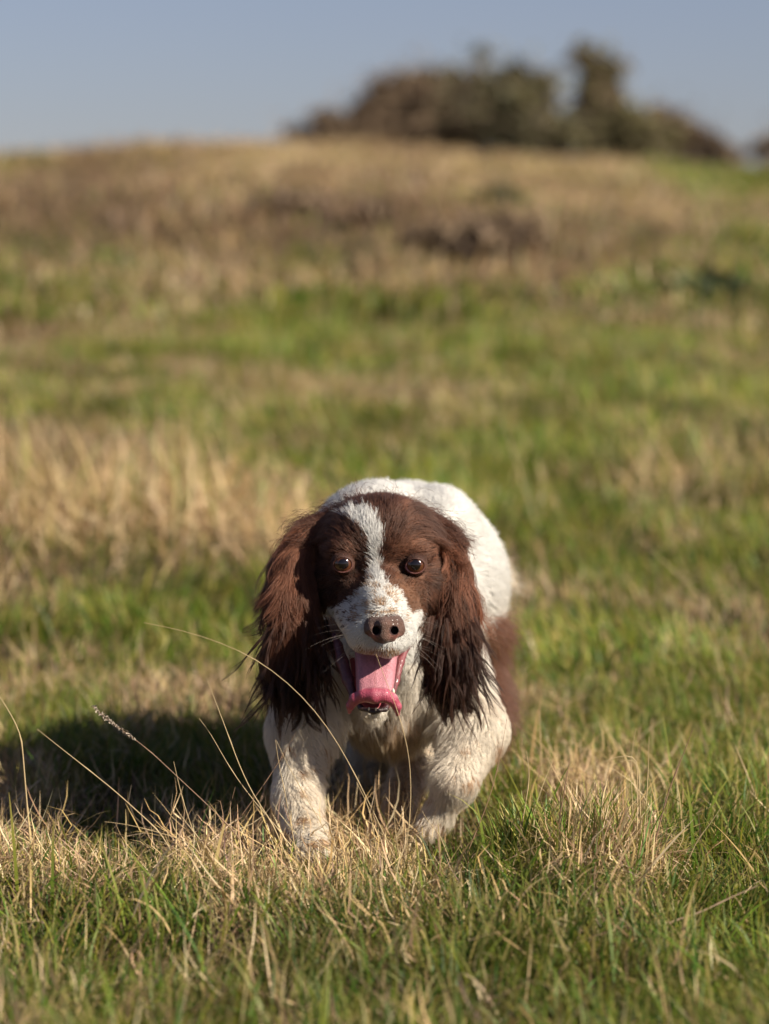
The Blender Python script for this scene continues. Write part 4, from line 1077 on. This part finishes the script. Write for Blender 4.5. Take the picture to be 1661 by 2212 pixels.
STRAW = np.array([.44, .33, .18]); STRAWB = np.array([.26, .16, .10])
def stalk(label, pts, Y, r, col, seed_head=False, name='grass_stalk', root=True):
    pts = list(pts); n = len(pts)
    ys = Y if np.ndim(Y) else np.full(n, Y)
    P3 = [W(a[0], a[1], yy) for a, yy in zip(pts, ys)]
    if root:
        g = P3[-1].copy(); g[2] = float(ground(g[:1], g[1:2])[0]) - .01
        if g[2] < P3[-1][2] - .004:
            t = P3[-1] - P3[-2]; g[:2] += np.clip(t[:2] / max(abs(t[2]), 1e-3) * (P3[-1][2] - g[2]), -.03, .03)
            P3.append(g)
    P3 = np.array(P3)
    # smooth resample
    t = np.concatenate([[0], np.cumsum(np.linalg.norm(np.diff(P3, axis=0), axis=1))]); tt = np.linspace(0, t[-1], 22)
    Q3 = np.stack([np.interp(tt, t, P3[:, i]) for i in range(3)], -1)
    for _ in range(2): Q3[1:-1] = (Q3[:-2] + 2 * Q3[1:-1] + Q3[2:]) / 4
    base = Q3[-1].copy()
    o = empty(name, base); tag(o, label, 'grass stalk', 'single dry grass stalks')
    a = Acc(); rr = np.interp(np.linspace(0, 1, 22), [0, .3, 1], [r * .25, r * .46, r * .7])
    for k in (6, 14): rr[k] *= 1.5
    tube(a, Q3 - base, rr, col, 6)
    me = a.mesh('stem'); me.polygons.foreach_set('use_smooth', np.ones(len(me.polygons), dtype=bool)); ch = bpy.data.objects.new('stem', me); me.materials.append(M_straw); COL.objects.link(ch); ch.parent = o
    if seed_head:
        b = Acc(); m = 170; s = rng.random(m) * 4.2
        i = s.astype(int).clip(0, 20); f = (s - i)[:, None]
        c = Q3[i] * (1 - f) + Q3[i + 1] * f - base + rng.normal(0, .0008, (m, 3))
        V, Q, C = leaf_quads(c, .0017, np.tile([.40, .33, .26], (m, 1)) * rng.uniform(.7, 1.2, (m, 1))); b.add(V, Q, C)
        me = b.mesh('seed_head'); ch = bpy.data.objects.new('seed_head', me); me.materials.append(M_straw); COL.objects.link(ch); ch.parent = o
        tag(ch, kind='stuff')
S_ = [
 ('long pale stalk arching from the left across the dog\'s chest', [(310,1345),(375,1356),(450,1378),(520,1405),(580,1440),(640,1490),(690,1545),(740,1620),(775,1690),(810,1760),(835,1815)], 2.84, .0008, STRAW, 0),
 ('thin stalk rising in front of the dog\'s tongue', [(812,1413),(830,1462),(850,1510),(868,1565),(884,1630),(888,1700),(886,1760),(878,1830)], 2.82, .0008, STRAW, 0),
 ('tall stalk leaning left, first one left of the dog\'s leg', [(445,1462),(465,1515),(490,1580),(515,1650),(545,1715),(590,1780)], 2.86, .0011, STRAW, 0),
 ('bent stalk with a hooked tip just left of the tall leaning one', [(430,1552),(450,1575),(475,1622),(510,1680),(560,1745),(610,1800)], 2.88, .0009, STRAW, 0),
 ('stalk crossing the planted front leg, leaning slightly', [(595,1598),(602,1650),(615,1710),(630,1790),(640,1850)], 2.86, .0009, STRAW, 0),
 ('stalk running diagonally down the planted front leg', [(597,1600),(625,1660),(660,1720),(700,1790),(720,1830)], 2.85, .0008, STRAW, 0),
 ('dark brown stalk leaning right across the dog\'s leg', [(638,1585),(612,1630),(580,1680),(545,1730),(500,1790)], 2.87, .0008, STRAWB, 0),
 ('stalk with a feathery grey seed head in the dog\'s shadow', [(200,1525),(225,1550),(265,1578),(320,1618),(385,1680),(450,1740),(520,1810)], 2.85, .0009, STRAWB, 1),
 ('long straight stalk slanting across the dark shadow', [(80,1575),(130,1615),(190,1662),(250,1710),(310,1765),(350,1800)], 2.86, .0011, STRAW, 0),
 ('kinked stalk at the left edge of the picture', [(-4,1500),(22,1540),(46,1588),(50,1640),(55,1700)], 2.98, .0016, STRAW, 0),
 ('upright stalk with a dark tip in the shadow', [(375,1645),(385,1690),(398,1740),(415,1790)], 2.88, .0010, STRAW, 0),
 ('short stalk slanting beside the upright dark tipped one', [(378,1743),(400,1775),(425,1805),(450,1835)], 2.82, .0011, STRAW, 0),
 ('short thin vertical stalk left of the planted paw', [(466,1738),(465,1780),(464,1845)], 2.84, .0008, STRAW, 0),
 ('reddish stalk leaning right between two pale ones', [(508,1700),(495,1750),(482,1810)], 2.87, .0008, STRAWB, 0),
 ('nearly level stalk below the dog\'s shadow', [(225,1775),(270,1780),(320,1792),(370,1806),(420,1825)], 2.84, .0009, STRAW, 0),
 ('jointed stalk standing between the dog and the bristly tuft', [(1137,1622),(1144,1672),(1140,1705),(1131,1760),(1121,1812)], 2.90, .0012, STRAW, 0),
 ('brownish stalk on the left side of the bristly tuft', [(1232,1630),(1222,1690),(1212,1748),(1205,1790)], 2.89, .0011, STRAWB, 0),
 ('straight vertical stalk in the middle of the bristly tuft', [(1402,1592),(1400,1660),(1396,1730),(1392,1790)], 2.90, .0011, STRAW, 0),
 ('tallest stalk of the bristly tuft, leaning right', [(1496,1576),(1478,1625),(1458,1672),(1440,1722),(1425,1780)], 2.90, .0012, STRAWB, 0),
 ('upright stalk with a dark tip in the bristly tuft', [(1374,1573),(1364,1626),(1363,1680),(1366,1740),(1368,1790)], 2.91, .0009, STRAW, 0),
 ('pale snapped stalk folded over above the bristly tuft', [(1263,1670),(1290,1652),(1320,1637),(1350,1631),(1376,1630),(1380,1670),(1382,1725),(1384,1790)], 2.89, .0010, STRAW * 1.1, 0),
 ('second folded stalk just inside the snapped one', [(1294,1671),(1322,1650),(1376,1636),(1377,1700),(1376,1780)], 2.895, .0009, STRAW * 1.1, 0),
 ('stalk leaning right past the bristly tuft', [(1559,1742),(1535,1778),(1507,1813),(1490,1850)], 2.84, .0010, STRAW, 0),
 ('thick pinkish stalk lying low at the right edge', [(1637,1913),(1580,1938),(1515,1970),(1470,1985),(1442,1993)], 2.66, .0015, np.array([.46, .32, .22]), 0),
 ('thin stalk in front of the raised front leg', [(1095,1553),(1085,1610),(1072,1672),(1058,1720),(1045,1756),(1026,1802)], 2.88, .0008, STRAWB * 1.2, 0),
 ('short stalk near the raised paw', [(912,1752),(922,1772),(948,1800),(960,1830)], 2.86, .0009, STRAW, 0),
 ('fine vertical stalk between the front paws', [(852,1738),(853,1790),(862,1850)], 2.86, .0008, STRAW, 0),
 ('stalk leaning left beside the planted paw', [(770,1690),(795,1740),(808,1800),(815,1860)], 2.86, .0009, STRAW, 0),
 ('blurred pale stalk standing behind the dog\'s right side', [(1165,1530),(1167,1600),(1170,1665)], 3.35, .0016, STRAW, 0),
 ('blurred slanting stalk near the right edge', [(1588,1610),(1612,1670),(1640,1740)], 3.2, .0018, STRAW, 0),
 ('blurred stalk leaning left, far behind on the right', [(1080,880),(1095,935),(1115,1000),(1140,1075)], 5.6, .0026, STRAW, 0),
 ('blurred stalk leaning right, beyond the dog\'s head', [(700,940),(680,1000),(655,1070),(640,1110)], 5.2, .0026, STRAW, 0),
 ('blurred stalk near the left edge behind the dog', [(68,1130),(45,1175),(20,1225),(0,1262)], 4.4, .0022, STRAW, 0),
 ('long blurred stalk right of the dog leaning away', [(1380,1165),(1430,1210),(1490,1265),(1550,1330)], 4.3, .0014, STRAW, 0),
]
for (lb, pts, Y, r, c, sh) in S_: stalk(lb, pts, Y, r, np.array(c), bool(sh))
